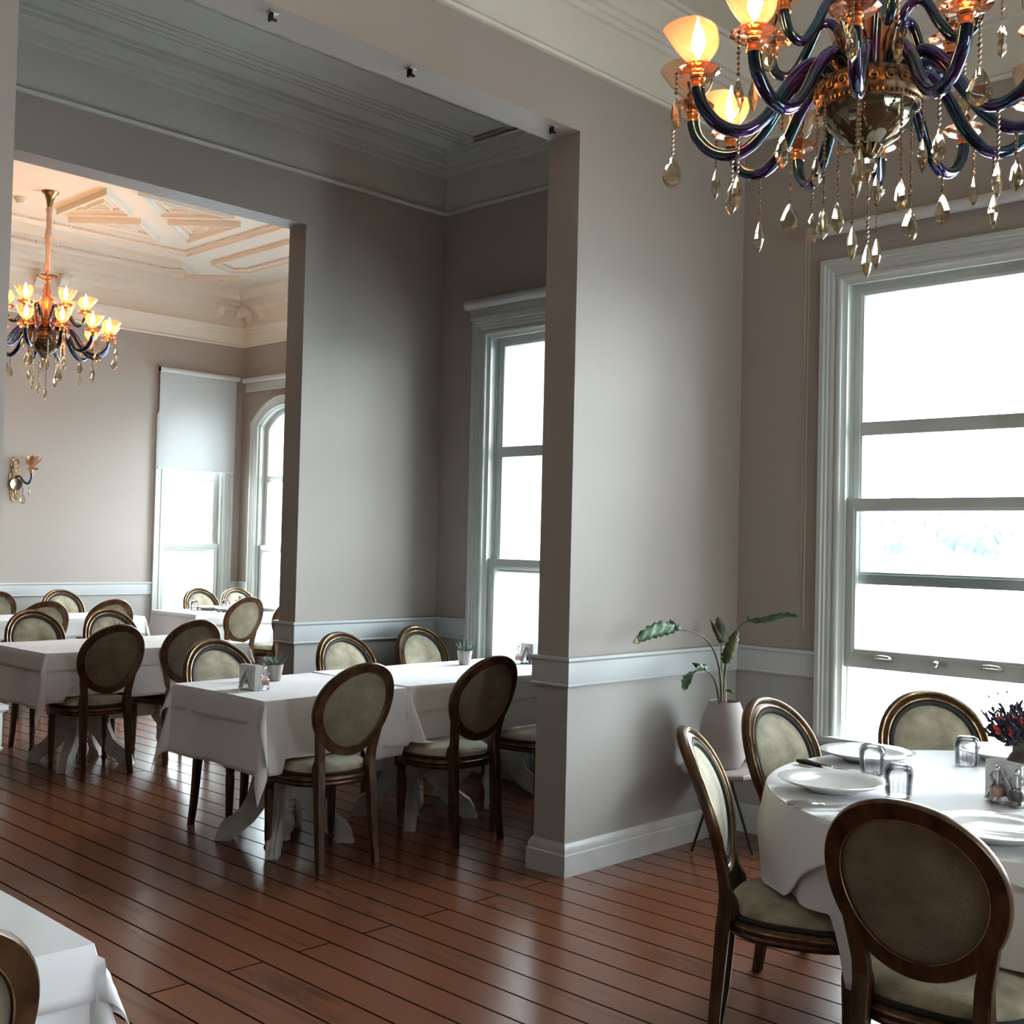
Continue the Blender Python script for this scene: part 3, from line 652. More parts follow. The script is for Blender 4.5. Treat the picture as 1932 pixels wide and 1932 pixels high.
cloth('tablecloth', -2.228, -.792, 3.482, 4.338, .7595, (.12, .10, .115, .1), 'short white top cloth with folded corner on the left table', seed=10, group=gc, fold=.5)
table(-2.2, -.10, 6.22, 6.92, 'white table in the far room nearest the wall sconce', [(-1.75, 6.57), (-.5, 6.57)], gt_)
cloth('tablecloth', -2.2, -.10, 6.22, 6.92, .7595, (.2, .15, .16, .15), 'white cloth on the far left table below the chair rail', seed=11, group=gc)
table(.42, 1.85, 6.22, 7.02, 'white table in the far bay laid for guests', [(.85, 6.62), (1.45, 6.62)], gt_)
cloth('tablecloth', .42, 1.85, 6.22, 7.02, .7555, (.33, .30, .30, .25), 'long white cloth on the far bay table set with plates', seed=12, group=gc)
cloth('tablecloth', .412, 1.858, 6.212, 7.028, .7595, (.04, .12, .11, .12), 'short white top cloth under plates and glasses in the far bay', seed=13, group=gc)
table(-5.25, -4.345, -1.48, -.35, 'table under the white cloth in the lower left corner', [(-4.8, -.9)], gt_)
cloth('tablecloth', -5.25, -4.345, -1.48, -.35, .7555, (.3, .34, .34, .3), 'long white under cloth in the lower left corner of the picture', seed=14, group=gc, rip=.008, fold=.5)
cloth('tablecloth', -5.258, -4.337, -1.488, -.342, .7595, (.12, .13, .10, .12), 'white top cloth with stitched hem in the lower left corner', seed=15, group=gc, rip=.005, fold=.6)
# round table
RC = (-1.654, -2.206); RRAD = .835
t = empty('round_table', (*RC, 0)); tag(t, 'round dining table under white cloths by the big window', 'table')
mb = MB(); mb.lathe([(0, .724), (RRAD-.02, .724), (RRAD-.006, .732), (RRAD-.006, .746), (RRAD-.012, .752), (0, .752)], 64); mb.build('tabletop', M['white_wood'], t)
pedestal(t, 0, 0, 20)
def round_cloth(z, ext, label, seed, square=False, rot=0, wave=.03, waves=13):
    rn = random.Random(seed); p1, p2 = rn.uniform(0, 6), rn.uniform(0, 6); N = 160
    rings = []
    for k in range(9): rings.append(('t', k/8))
    for k in range(1, 15): rings.append(('d', k/14))
    vs = []; fs = []
    for kind, s in rings:
        for j in range(N):
            th = 2*math.pi*j/N
            if square:
                a = (th-rot) % (math.pi/2)-math.pi/4; e = (RRAD+ext)/math.cos(math.pi/4-abs(a)) if False else (RRAD+ext)/max(abs(math.cos(th-rot)), abs(math.sin(th-rot)))-RRAD
            else: e = ext
            if kind == 't': r = RRAD*max(s, .01); zz = z+.001*math.sin(3*th+s*5)
            else:
                d = e*s; wv = wave*(d/.4)*(math.sin(waves*th+p1)+.5*math.sin((waves*2+1)*th+p2)); r = RRAD+.006+.03*(d/.4)+max(wv, -.02*(d/.4)); zz = z-d*.985
                if not square:
                    for c0, wd_ in ((2.30, .65), (3.2, .45)):
                        da = (th-c0+math.pi) % (2*math.pi)-math.pi; r -= .08*(d/.4)*math.exp(-(da/wd_)**2)
            x = RC[0]+r*math.cos(th); y = RC[1]+r*math.sin(th)
            if kind == 'd': zz = on_seat(x, y, zz, .492+(.004 if square else 0))
            vs.append((x, y, zz))
    mb = MB()
    for i in range(len(rings)-1):
        for j in range(N): fs.append((i*N+j, i*N+(j+1) % N, (i+1)*N+(j+1) % N, (i+1)*N+j))
    mb.add(vs, fs); o = mb.build('tablecloth', M['cloth'], smooth=55, solid=.0022); tag(o, label, 'tablecloth', gc); return o
round_cloth(.7555, .47, 'long round white cloth hanging low on the round table', 2, wave=.028)
round_cloth(.7600, .035, 'square white top cloth with draped corners on the round table', 4, True, rot=math.radians(3), wave=.035, waves=9)



# ---------------------------------------------------------------- chandeliers
def rot_z(a): return Matrix.Rotation(a, 4, 'Z')
def mesh_of(mb, name, mt, smooth=40):
    o = mb.build(name, mt, None, smooth=smooth); me = o.data; bpy.data.objects.remove(o); return me
def place(name, me, par, loc=(0, 0, 0), rz=0):
    o = bpy.data.objects.new(name, me); COL.objects.link(o); o.location = loc; o.rotation_euler = (0, 0, rz); parent(o, par); return o
def smooth_path(P, n=5):
    out = []
    for i in range(len(P)-1):
        p0, p1, p2, p3 = [Vector(P[max(0, min(len(P)-1, i+k))]) for k in (-1, 0, 1, 2)]
        for j in range(n):
            t = j/n; out.append(.5*((2*p1)+(p2-p0)*t+(2*p0-5*p1+4*p2-p3)*t*t+(-p0+3*p1-3*p2+p3)*t**3))
    out.append(Vector(P[-1])); return out
# lower arm in the xz plane, cup at r=.505
mb = MB(); mb.tube(smooth_path([(.10, 0, .045), (.125, 0, .085), (.175, 0, .10), (.235, 0, .045), (.30, 0, -.055), (.37, 0, -.105), (.44, 0, -.095), (.49, 0, -.045), (.505, 0, .005)]), .0182, 12); ARM = mesh_of(mb, 'arm', M['arm'], 60)
mb = MB(); mb.tube(smooth_path([(.06, 0, .05), (.075, 0, .17), (.105, 0, .25), (.15, 0, .26), (.19, 0, .19), (.235, 0, .135), (.28, 0, .15), (.30, 0, .205)]), .0145, 12); ARM2 = mesh_of(mb, 'arm', M['arm'], 60)
mb = MB(); mb.lathe([(.014, 0), (.021, .002), (.021, .010), (.018, .014), (.018, .026), (.022, .030), (.022, .036), (.012, .038)], 16); COLLAR = mesh_of(mb, 'collar', M['copper'])
mb = MB(); mb.lathe([(.012, .034), (.050, .040), (.064, .050), (.056, .058), (.040, .064), (.014, .066)], 12); DISC = mesh_of(mb, 'drip_disc', M['disc'], 0)
mb = MB(); mb.lathe([(.014, .036), (.017, .05), (.014, .075), (.019, .085), (.014, .095)], 12); SOCK = mesh_of(mb, 'candle_socket', M['amber'])
mb = MB(); nS = 28; R_ = []
for k in range(10):
    s = k/9; ring = []
    for j in range(nS):
        a = 2*math.pi*j/nS; fl = max(0, math.cos(a)); r = .018+.042*(1-(1-min(1,s*1.25))**2.2)+(.040*s**2.0)*fl-.006*s*s*(1-fl); zz = .068+.095*s-.012*s*s*math.cos(2*a)+.010*s*s*fl
        ring.append(Vector((r*math.cos(a), r*math.sin(a), zz)))
    R_.append(ring)
mb.rings(R_, caps=False); SHADE = mesh_of(mb, 'glass_shade', M['amber'], 60)
mb = MB(); R_ = []
for r, z, dx in [(.006, .088, 0), (.012, .10, 0), (.0185, .118, 0), (.020, .132, 0), (.0165, .150, 0), (.0105, .168, .001), (.0055, .184, .003), (.0018, .202, .001)]:
    R_.append([Vector((dx+r*math.cos(2*math.pi*j/12), r*math.sin(2*math.pi*j/12), z)) for j in range(12)])
mb.rings(R_); BULB_ON = mesh_of(mb, 'flame_bulb', M['lit'], 60); BULB_OFF = BULB_ON.copy(); BULB_OFF.materials[0] = M['unlit']
def tear(wd, ht, th):
    mb = MB(); n = 16; o1 = []
    for j in range(n):
        a = 2*math.pi*j/n; r = 1; x = math.sin(a)*(1-.42*max(0, math.cos(a))**.8); o1.append((x*wd/2, -ht*.58+math.cos(a)*ht*(.58 if math.cos(a) > 0 else .42)))
    mid = [Vector((x, 0, z)) for x, z in o1]; cz = -ht*.62
    fr = [Vector((x*.62, -th/2, cz+(z-cz)*.62)) for x, z in o1]; bkk = [Vector((x*.62, th/2, cz+(z-cz)*.62)) for x, z in o1]
    mb.rings([fr, mid, bkk]); return mesh_of(mb, 'crystal_drop', M['crystal'], 0)
TEAR = tear(.059, .094, .022)
mb = MB(); mb.lathe([(.0005, 0), (.005, -.008), (.0135, -.035), (.0155, -.055), (.010, -.078), (.0015, -.096)], 8); SPIN = mesh_of(mb, 'crystal_drop', M['crystal'], 0)
CH = {}
def chain_mesh(n):
    if n not in CH:
        mb = MB()
        for k in range(n):
            r = .0048 if k % 4 else .0065; z = -.006-k*.0135; mb.lathe([(.0006, z+.0068), (r, z+.001), (r, z-.001), (.0006, z-.0068)], 7)
        CH[n] = mesh_of(mb, 'bead_chain', M['bead'], 30)
    return CH[n]
def pendant(par, x, y, z, n, kind, rz):
    d = place('crystal_drop', TEAR if kind else SPIN, par, (x, y, z-n*.0135-.004), rz)
    place('bead_chain', chain_mesh(n), d, (0, 0, n*.0135+.004))
def chandelier(loc, ztop, phase, lit, label, grp):
    T = empty('chandelier', loc); tag(T, label, 'chandelier', grp); rn = random.Random(7)
    def candle(px, py, pz, a, on, k):
        c = place('collar', COLLAR, T, (px, py, pz), a)
        place('drip_disc', DISC, c); place('candle_socket', SOCK, c); place('glass_shade', SHADE, c); place('flame_bulb', BULB_ON if on else BULB_OFF, c)
    for k in range(12):
        a = math.radians(phase+30*k); place('arm', ARM, T, rz=a)
        ca, sa = math.cos(a), math.sin(a); candle(.505*ca, .505*sa, 0, a, k in lit, k)
        pendant(T, .565*ca, .565*sa, .045, [5, 9, 4, 12, 7, 10][k % 6], k % 3 != 1, a+1.3+k)
        pendant(T, .385*ca, .385*sa, -.118, [8, 4, 12, 6, 10, 5][k % 6], k % 2, a+.4+k)
    for k in range(6):
        a = math.radians(phase+15+60*k); place('arm', ARM2, T, rz=a)
        candle(.30*math.cos(a), .30*math.sin(a), .20, a, (12+k) in lit, k)
        pendant(T, .355*math.cos(a), .355*math.sin(a), .245, [9, 13, 7][k % 3], k % 2, a+k)
    for k in range(8):
        a = math.radians(phase+10+45*k); pendant(T, .145*math.cos(a), .145*math.sin(a), -.005, [20, 11, 17, 9, 22, 12, 18, 8][k], k % 2 == 0, a+k)
    pendant(T, .02, .01, -.20, 14, 0, .3); pendant(T, -.03, .03, -.17, 13, 0, 1.3)
    mb = MB(); mb.lathe([(.02, .062), (.11, .062), (.135, .066), (.143, .058), (.136, .05), (.148, .02), (.141, -.004), (.134, -.010), (.128, -.016), (.02, -.016)], 48)
    for k in range(22):
        a0 = 2*math.pi*k/22; P = []
        for j in range(14):
            q = j/13; an = q*9.0; rr = .017*(1-q*.82); P.append((a0+rr*math.cos(an)/.148, .026+rr*math.sin(an)))
        mb.tube([(.150*math.cos(u), .150*math.sin(u), z) for u, z in P], .0036, 5)
    for k in range(60):
        a0 = 2*math.pi*k/60; mb.box(.136, .143, -.003, .003, -.014, -.004, rot_z(a0))
    mb.build('rim', M['antique'], T, smooth=40)
    mb = MB(); mb.lathe([(.130, -.010), (.128, -.03), (.112, -.065), (.082, -.10), (.045, -.122), (.01, -.126)], 16); mb.build('bowl', M['bowl'], T, smooth=20)
    mb = MB()
    for k in range(12):
        a0 = 2*math.pi*k/12; A = rot_z(a0)
        mb.grid(lambda u, v: A @ Vector((.028+.034*v-.012*v*v, (u-.5)*.018*(1-v*.6), -.150+.045*v+.006*math.sin(u*math.pi))), 4, 6)
    mb.lathe([(.03, -.12), (.034, -.135), (.02, -.15), (.012, -.155)], 16); mb.build('leaf_cap', M['antique'], T)
    mb = MB(); mb.lathe([(.005, -.150), (.020, -.160), (.026, -.175), (.020, -.190), (.005, -.198)], 10); mb.build('crystal_ball', M['crystal'], T, smooth=0)
    mb = MB(); mb.lathe([(.008, -.195), (.009, -.205), (.004, -.215), (.001, -.228)], 10); mb.build('finial', M['antique'], T)
    mb = MB(); R_ = []
    for r, z in [(.034, .06), (.032, .09), (.040, .14), (.052, .20), (.062, .26), (.066, .30), (.055, .335), (.03, .36), (.026, .38), (.032, .40), (.024, .42), (.022, .46)]:
        R_.append([Vector((r*(1+.05*math.cos(18*2*math.pi*j/72))*math.cos(2*math.pi*j/72), r*(1+.05*math.cos(18*2*math.pi*j/72))*math.sin(2*math.pi*j/72), z)) for j in range(72)])
    mb.rings(R_, caps=False); mb.build('fluted_column', M['amber'], T, smooth=60)
    mb = MB(); mb.tube([(0, 0, .0), (0, 0, .52)], .009, 8); mb.build('rod', M['copper'], T)
    for k in range(6):
        a = math.radians(phase+45+60*k); mb = MB(); x, y = .088*math.cos(a), .088*math.sin(a)
        mb.lathe([(.006, .06), (.010, .075), (.022, .11), (.026, .14), (.017, .175), (.008, .19), (.014, .205), (.012, .22), (.002, .232)], 12, Matrix.Translation((x, y, 0))); mb.build('glass_finial', M['amber'], T, smooth=50)
    mb = MB(); R_ = []
    for r, z in [(.018, .46), (.022, .48), (.045, .50), (.072, .52), (.080, .525), (.068, .520), (.03, .508)]:
        R_.append([Vector((r*(1+.05*math.cos(12*2*math.pi*j/48))*math.cos(2*math.pi*j/48), r*(1+.05*math.cos(12*2*math.pi*j/48))*math.sin(2*math.pi*j/48), z)) for j in range(48)])
    mb.rings(R_, caps=False); mb.build('crown_dish', M['amber'], T, smooth=60)
    top = ztop-loc[2]; mb = MB(); z = .52; k = 0
    while z < top-.10:
        P = [(.010*math.cos(t), 0, z+.018+.020*math.sin(t)) for t in [2*math.pi*i/12 for i in range(12)]]
        if k % 2: P = [(0, x, zz) for x, _, zz in P]
        mb.tube(P, .003, 5, loop=True); z += .030; k += 1
    mb.build('chain', M['brass'], T)
    mb = MB(); R_ = []; z = .56
    while z < top-.12:
        r0 = .016+.014*rn.random(); dx = (rn.random()-.5)*.012
        R_.append([Vector((dx+r0*(1+.25*math.sin(3*t+z*40))*math.cos(t), r0*(1+.25*math.cos(4*t+z*31))*math.sin(t), z)) for t in [2*math.pi*i/14 for i in range(14)]]); z += .028
    mb.rings(R_, caps=False); mb.build('chain_sleeve', M['sleeve'], T, smooth=60)
    mb = MB(); mb.lathe([(.016, top-.135), (.022, top-.12), (.030, top-.07), (.045, top-.025), (.068, top-.008), (.07, top), (.0, top)], 28); mb.build('ceiling_cup', M['brass'], T)
    return T
gch = 'crystal chandeliers'
chandelier((-2.325, -1.93, 2.765), 4.12, -36.7, {4, 6, 7, 9}, 'large crystal chandelier above the round table, mostly unlit, dark blue glass arms', gch)
chandelier((-1.245, 5.889, 3.08), 4.30, 20, set(range(18)), 'small looking crystal chandelier with all bulbs lit in the far room', gch)

# ---------------------------------------------------------------- roller blinds
def blind(loc, rz, wd, drop, label, chain=None, tr=.030):
    o = empty('roller_blind', loc, rz); tag(o, label, 'blind', 'roller blinds'); h = wd/2
    T = Matrix.Rotation(math.pi/2, 4, 'Y'); mb = MB(); mb.lathe([(tr, -h), (tr, h)], 20, T); mb.build('roller', M['blind'], o)
    mb = MB()
    for s in (-1, 1): mb.box(s*h-.008*(s > 0), s*h+.008*(s < 0), -tr*.9, .06, -tr*1.1, tr*.9)
    mb.build('bracket', M['blind'], o)
    if drop:
        mb = MB(); mb.box(-h+.02, h-.02, tr*.6, tr*.6+.001, -drop, 0); mb.build('fabric', M['screen'], o, smooth=0)
        mb = MB(); mb.box(-h+.02, h-.02, tr*.6-.006, tr*.6+.008, -drop-.014, -drop+.006); mb.build('bottom_bar', M['blind'], o, smooth=0, bevel=.002)
    if chain:
        mb = MB(); x = -h-.004; L = chain
        mb.tube([(x, -.02, 0), (x, -.02, -L+.01), (x-.0, -.014, -L), (x, .004, -L), (x, .012, -L+.01), (x, .012, 0)], .0022, 6); mb.build('pull_chain', M['nickel'], o)
    return o
blind((-.055, -1.10, 3.125), -H2, 1.34, 0, 'rolled up grey blind above the big right window, with a long pull chain', chain=2.03)
blind((-.055, 1.4725, 3.075), -H2, 1.30, .09, 'mostly rolled up blind above the narrow middle room window', tr=.032)
blind((1.49, YB-.06, 3.31), 0, 1.0, 1.075, 'half lowered translucent blind over the far window')
blind((XB-.06, 7.35, 3.29), -H2, 1.36, .12, 'nearly rolled up blind over the arched far window beside the corner')

# ---------------------------------------------------------------- wall sconce, detector, brackets, radiator
s = empty('wall_sconce', (-.52, YB, 2.02)); tag(s, 'antique brass wall sconce with glass cup on the far wall', 'wall lamp')
mb = MB(); F_ = lambda a, b, d: (a, -d, b)
pl = [(0, .22), (.03, .20), (.045, .15), (.035, .10), (.055, .04), (.06, 0), (.05, -.06), (.04, -.10), (.045, -.15), (.03, -.20), (0, -.23), (-.03, -.20), (-.045, -.15), (-.04, -.10), (-.05, -.06), (-.06, 0), (-.055, .04), (-.035, .10), (-.045, .15), (-.03, .20)]
mb.prism(pl, 0, .012, F_); mb.prism([(a*.7, b*.85) for a, b in pl], .012, .022, F_)
for k in range(9): mb.tube([(0, -.022, -.16+.0*k), (.035*math.sin(k*.7), -.026, -.19+.045*k)], .006, 5)
mb.build('back_plate', M['antique'], s)
mb = MB(); mb.lathe([(.0, -.045), (.045, -.03), (.062, 0), (.06, .02), (.0, .022)], 20, Matrix.Translation((0, -.03, -.05)) @ Matrix.Rotation(math.pi/2, 4, 'X')); mb.build('bowl', M['bowl'], s)
mb = MB(); mb.tube(smooth_path([(0, -.03, .01), (.02, -.07, .03), (.05, -.10, -.02), (.085, -.12, -.04), (.115, -.13, .01), (.115, -.13, .06)]), .012, 10); mb.build('arm', M['arm'], s)
c = place('collar', COLLAR, s, (.115, -.13, .06)); place('drip_disc', DISC, c); place('glass_shade', SHADE, c); place('flame_bulb', BULB_OFF, c)
pendant(s, .10, -.11, -.02, 3, 0, 0); pendant(s, .06, -.07, -.09, 4, 1, 0)
d = empty('smoke_detector', (-1.33, 6.25, 4.30)); tag(d, 'round white smoke detector on the ornamented far ceiling', 'smoke detector')
mb = MB(); mb.lathe([(0, 0), (.055, 0), (.055, -.018), (.048, -.024), (0, -.024)], 24); mb.build('base', M['plastic'], d)
mb = MB(); mb.lathe([(.045, -.024), (.045, -.034), (.036, -.05), (0, -.054)], 24); mb.build('cover', M['plastic'], d)
for (x, lb) in ((-2.34, 'small metal bracket under the near beam, middle one'), (-1.49, 'small metal bracket in the corner of beam and pier'), (-3.0, 'small metal bracket under the near beam at the top edge')):
    b_ = empty('curtain_bracket', (x, .055, ZB1)); tag(b_, lb, 'bracket', 'metal brackets under the beam')
    mb = MB(); mb.box(-.018, .018, -.015, .015, -.004, 0); mb.build('plate', M['nickel'], b_, bevel=.001)
    mb = MB(); mb.box(-.012, -.004, -.012, .012, -.034, -.004); mb.box(-.004, .016, -.006, .006, -.030, -.022); mb.build('arm', M['dark_metal'], b_)
r = empty('radiator', (-.09, 1.47, .08)); tag(r, 'grey radiator under the narrow window behind the long table', 'radiator')
for k in range(14):
    mb = MB(); y = -.39+k*.06; mb.box(-.05, .05, y, y+.045, 0, .40); mb.build('radiator_fin', M['radiator'], r, bevel=.012)

# ---------------------------------------------------------------- things on the tables
mb = MB(); mb.lathe([(.0, 0), (.085, 0), (.09, .004), (.13, .016), (.160, .028), (.165, .032), (.160, .0335), (.125, .022), (.088, .010), (.0, .008)], 56); PLATE = mesh_of(mb, 'dinner_plate', M['china'], 50)
mb = MB(); mb.lathe([(.036, 0), (.038, .001), (.0395, .04), (.0435, .062), (.043, .078), (.036, .092), (.022, .099), (.0, .100)], 24)
for k in range(16):
    a = 2*math.pi*k/16; mb.tube([(.0375*math.cos(a), .0375*math.sin(a), .004), (.0395*math.cos(a), .0395*math.sin(a), .052)], .0016, 4)
mb.lathe([(.0, .088), (.020, .0875), (.032, .080), (.0385, .066), (.036, .045), (.034, .002)], 24); GLASS = mesh_of(mb, 'tumbler', M['tumbler'], 50)
def thing_mesh(name, me, loc, label, cat, grp, rz=0):
    o = bpy.data.objects.new(name, me); COL.objects.link(o); o.location = loc; o.rotation_euler = (0, 0, rz); tag(o, label, cat, grp); return o
gp, gg = 'dinner plates on the round table', 'upturned tumblers on the round table'
ZT = .7640
thing_mesh('dinner_plate', PLATE, (-2.053, -1.70, ZT), 'white plate nearest the side-view chair on the round table', 'plate', gp)
thing_mesh('dinner_plate', PLATE, (-1.493, -1.53, ZT), 'white plate in front of the chair by the potted plant', 'plate', gp)
thing_mesh('dinner_plate', PLATE, (-1.067, -1.85, ZT), 'white plate in front of the chair by the big window', 'plate', gp)
thing_mesh('dinner_plate', PLATE, (-2.27, -2.29, ZT), 'white plate behind the large dark chair back nearest the viewer', 'plate', gp)
thing_mesh('tumbler', GLASS, (-1.715, -1.66, ZT), 'upturned clear glass beside the black handled knife', 'glass', gg)
thing_mesh('tumbler', GLASS, (-1.99, -1.885, ZT), 'upturned clear glass above the large dark chair back, right of nearest left plate', 'glass', gg)
thing_mesh('tumbler', GLASS, (-1.292, -1.80, ZT), 'upturned clear glass in front of the window side chair', 'glass', gg)
def knife(loc, rz, label, grp=None, hand=None):
    o = empty('table_knife', loc, rz); tag(o, label, 'knife', grp)
    mb = MB(); mb.prism([(0, -.009), (.11, -.010), (.125, -.004), (.12, .004), (.10, .008), (0, .007)], 0, .0016, lambda a, b, d: (a, b, d)); mb.build('blade', M['steel'], o, smooth=0)
    mb = MB(); mb.tube([(-.105, 0, .006), (-.09, 0, .006), (-.05, 0, .006), (0, 0, .004), (.004, 0, .002)], [.006, .0085, .0075, .006, .003], 8); mb.build('handle', hand or M['steel'], o)
    return o
def fork(loc, rz, label, grp=None):
    o = empty('table_fork', loc, rz); tag(o, label, 'fork', grp)
    mb = MB()
    for k in range(4): mb.tube([(.055, (k-1.5)*.006, .004), (.075, (k-1.5)*.0062, .002), (.10, (k-1.5)*.006, .006)], [.0018, .0018, .001], 5)
    mb.prism([(.028, -.004), (.04, -.011), (.058, -.012), (.058, .012), (.04, .011), (.028, .004)], .003, .005, lambda a, b, d: (a, b, d)); mb.build('tines', M['steel'], o, smooth=0)
    mb = MB(); mb.tube([(-.10, 0, .005), (-.085, 0, .005), (-.03, 0, .004), (.03, 0, .004)], [.006, .008, .004, .003], 8); mb.build('handle', M['steel'], o)
    return o
ck = 'cutlery on the round table'
a1 = math.atan2(-1.622+1.387, -1.788+1.741)
knife((-1.765, -1.50, ZT), a1, 'black handled knife beside the plate near the potted plant', ck, M['dark_metal']); fork((-1.735, -1.50, ZT), a1, 'steel fork by the black handled knife', ck)
a2 = math.atan2(-.12, .13)
knife((-2.285, -1.80, ZT), a2, 'steel knife in front of the plate nearest the side-view chair', ck); fork((-2.31, -1.83, ZT), a2, 'steel fork in front of the plate nearest the side-view chair', ck)
fork((-2.36, -2.42, ZT), .2, 'steel fork at the right edge by the nearest plate', ck); knife((-2.30, -2.50, ZT), .1, 'steel knife at the right edge by the nearest plate', ck)

def napkin_holder(loc, rz, label, grp):
    o = empty('napkin_holder', loc, rz); tag(o, label, 'napkin holder', grp)
    mb = MB(); mb.box(-.065, .065, -.025, .025, 0, .004)
    for s in (-1, 1):
        P = [(-.062, s*.024, .004), (0, s*.024, .095), (.062, s*.024, .004)]; mb.tube(P, .0035, 6)
    mb.build('holder_frame', M['steel'], o)
    mb = MB()
    for s in (-1, 1): mb.prism([(-.030, .004), (0, .052), (.030, .004)], s*.0225, s*.0245, lambda a, b, d: (a, d, b))
    mb.build('triangle_plate', M['steel'], o, smooth=0)
    mb = MB()
    for k in range(7): mb.box(-.066+.001*(k % 2), .066-.0015*(k % 3), -.021+k*.006, -.0162+k*.006, .004, .118+.0015*(k % 2))
    mb.build('napkins', M['paper'], o, smooth=0, bevel=.001); return o
def mill(loc, salt, label, grp):
    o = empty('salt_mill' if salt else 'pepper_mill', loc); tag(o, label, 'mill', grp)
    mb = MB(); mb.lathe([(0, 0), (.021, 0), (.023, .004), (.023, .016), (.020, .020), (.023, .034), (.022, .046), (.014, .056), (.013, .062), (.020, .070), (.0225, .080), (.018, .090), (.008, .095), (0, .095)], 12); mb.build('glass_body', M['tumbler'], o, smooth=25)
    mb = MB(); mb.lathe([(0, .019), (.0165, .020), (.019, .034), (.016, .046), (0, .048)], 12); mb.build('filling', M['pink_salt'] if salt else M['pepper'], o)
    mb = MB(); mb.lathe([(.0025, .046), (.0025, .096), (.006, .098), (.0075, .104), (.005, .110), (0, .112)], 10); mb.build('metal_spindle', M['steel'], o); return o
def pot_plant(loc, label, grp, seed=1, sc=1):
    o = empty('potted_succulent', loc); tag(o, label, 'succulent', grp); rn = random.Random(seed)
    mb = MB(); mb.lathe([(0, 0), (.032, 0), (.034, .003), (.046, .078), (.047, .082), (.043, .082), (.040, .070), (0, .070)], 24); mb.build('pot', M['slat_pot'], o, smooth=40)
    mb = MB()
    for k in range(26):
        a = rn.uniform(0, 6.28); t = rn.uniform(.1, 1.0)**.8; L = rn.uniform(.05, .085)*(1.1-.25*t)*sc; el = 1.5-1.15*t
        d0 = Vector((math.cos(a), math.sin(a), 0)); P = []; base = Vector((0, 0, .068))+d0*.012*t
        for q in range(5):
            s = q/4; e = el+.25*s; P.append(base+d0*(L*s*math.cos(e))+Vector((0, 0, L*s*math.sin(e))))
        mb.tube(P, [.0045, .0055, .0045, .003, .0006], 5)
    mb.build('leaves', M['aloe'], o); return o
gn, gm, gs = 'napkin holders', 'salt and pepper mills', 'small potted succulents'
napkin_holder((-2.165, 1.345, .762), math.radians(92), 'napkin holder with white napkins at the left end of the long table', gn)
mill((-2.108, 1.305, .762), True, 'glass mill nearer the viewer behind the napkins on the long table', gm); mill((-2.105, 1.362, .762), False, 'glass mill farther back behind the napkins on the long table', gm)
pot_plant((-1.868, 1.58, .762), 'succulent in a washed wood pot beside the napkin holder', gs, 2)
pot_plant((-.517, 1.575, .766), 'succulent in a pale pot by the narrow window casing', gs, 3, 1.15)
mill((-.20, 1.43, .766), True, 'pink salt mill against the narrow window by the wall pier', gm); mill((-.155, 1.38, .766), False, 'black pepper mill against the narrow window by the wall pier', gm)
napkin_holder((-.115, 1.42, .766), math.radians(80), 'napkin holder half hidden by the wall pier at the narrow window', gn)
pot_plant((-1.53, 3.95, .762), 'succulent whose tips show above the dark chair on the left table', gs, 4)
pot_plant((-.82, 6.58, .762), 'tiny succulent in front of the pale chair at the far wall', gs, 5)
pot_plant((1.15, 6.62, .762), 'tiny succulent among the plates of the far bay table', gs, 6)
napkin_holder((-1.808, -2.14, ZT), math.radians(70), 'napkin holder behind the glass mills on the round table', gn)
mill((-1.845, -2.125, ZT), True, 'pink salt mill on the round table in front of the napkins', gm); mill((-1.868, -2.19, ZT), False, 'pepper mill at the right edge on the round table', gm)
g5, g6 = 'plates on the far bay table', 'tumblers on the far bay table'
thing_mesh('dinner_plate', PLATE, (.93, 6.80, .762), 'far white plate at the left back of the bay table', 'plate', g5)
thing_mesh('dinner_plate', PLATE, (.98, 6.50, .762), 'white plate behind the lit chair back on the bay table', 'plate', g5)
thing_mesh('dinner_plate', PLATE, (1.42, 6.48, .762), 'white plate nearest the inner pier on the bay table', 'plate', g5)
thing_mesh('tumbler', GLASS, (.73, 6.78, .762), 'upturned glass in front of the left far window chair', 'glass', g6)
thing_mesh('tumbler', GLASS, (1.10, 6.80, .762), 'upturned glass in front of the chair between the far windows', 'glass', g6)
knife((.80, 6.45, .762), .3, 'steel knife beside the plate on the far bay table'); fork((1.22, 6.40, .762), .4, 'steel fork beside the plate on the far bay table')
# vase and dried flowers
v = empty('vase', (-1.648, -2.140, ZT)); tag(v, 'dark brown ceramic jar holding dried flowers on the round table', 'vase')
mb = MB(); mb.lathe([(0, 0), (.052, 0), (.064, .02), (.070, .055), (.068, .088), (.055, .116), (.045, .130), (.044, .150), (.049, .160), (.045, .160), (.039, .150), (.039, .13), (0, .11)], 36); mb.build('jar', M['jar'], v, smooth=50)
mb = MB()
for zz, rr_ in ((.080, .0695), (.088, .0675), (.096, .0635)):
    for k in range(40):
        a = 2*math.pi*k/40; mb.lathe([(.0003, .002), (.002, 0), (.0003, -.002)], 5, Matrix.Translation((rr_*math.cos(a), rr_*math.sin(a), zz)))
mb.build('beaded_band', M['stand'], v)
fl = empty('dried_flower_bouquet', (-1.648, -2.140, ZT+.125)); tag(fl, 'dried bouquet of dark seed heads and coral flowers in the brown jar', 'flowers')
rn = random.Random(11); st = MB(); hd = MB(); rd = MB()
def blob(mbx, p, d, L, r, n=5):
    d = d.normalized(); mbx.tube([p, p+d*L*.3, p+d*L*.7, p+d*L], [r*.3, r, r*.8, .0005], n)
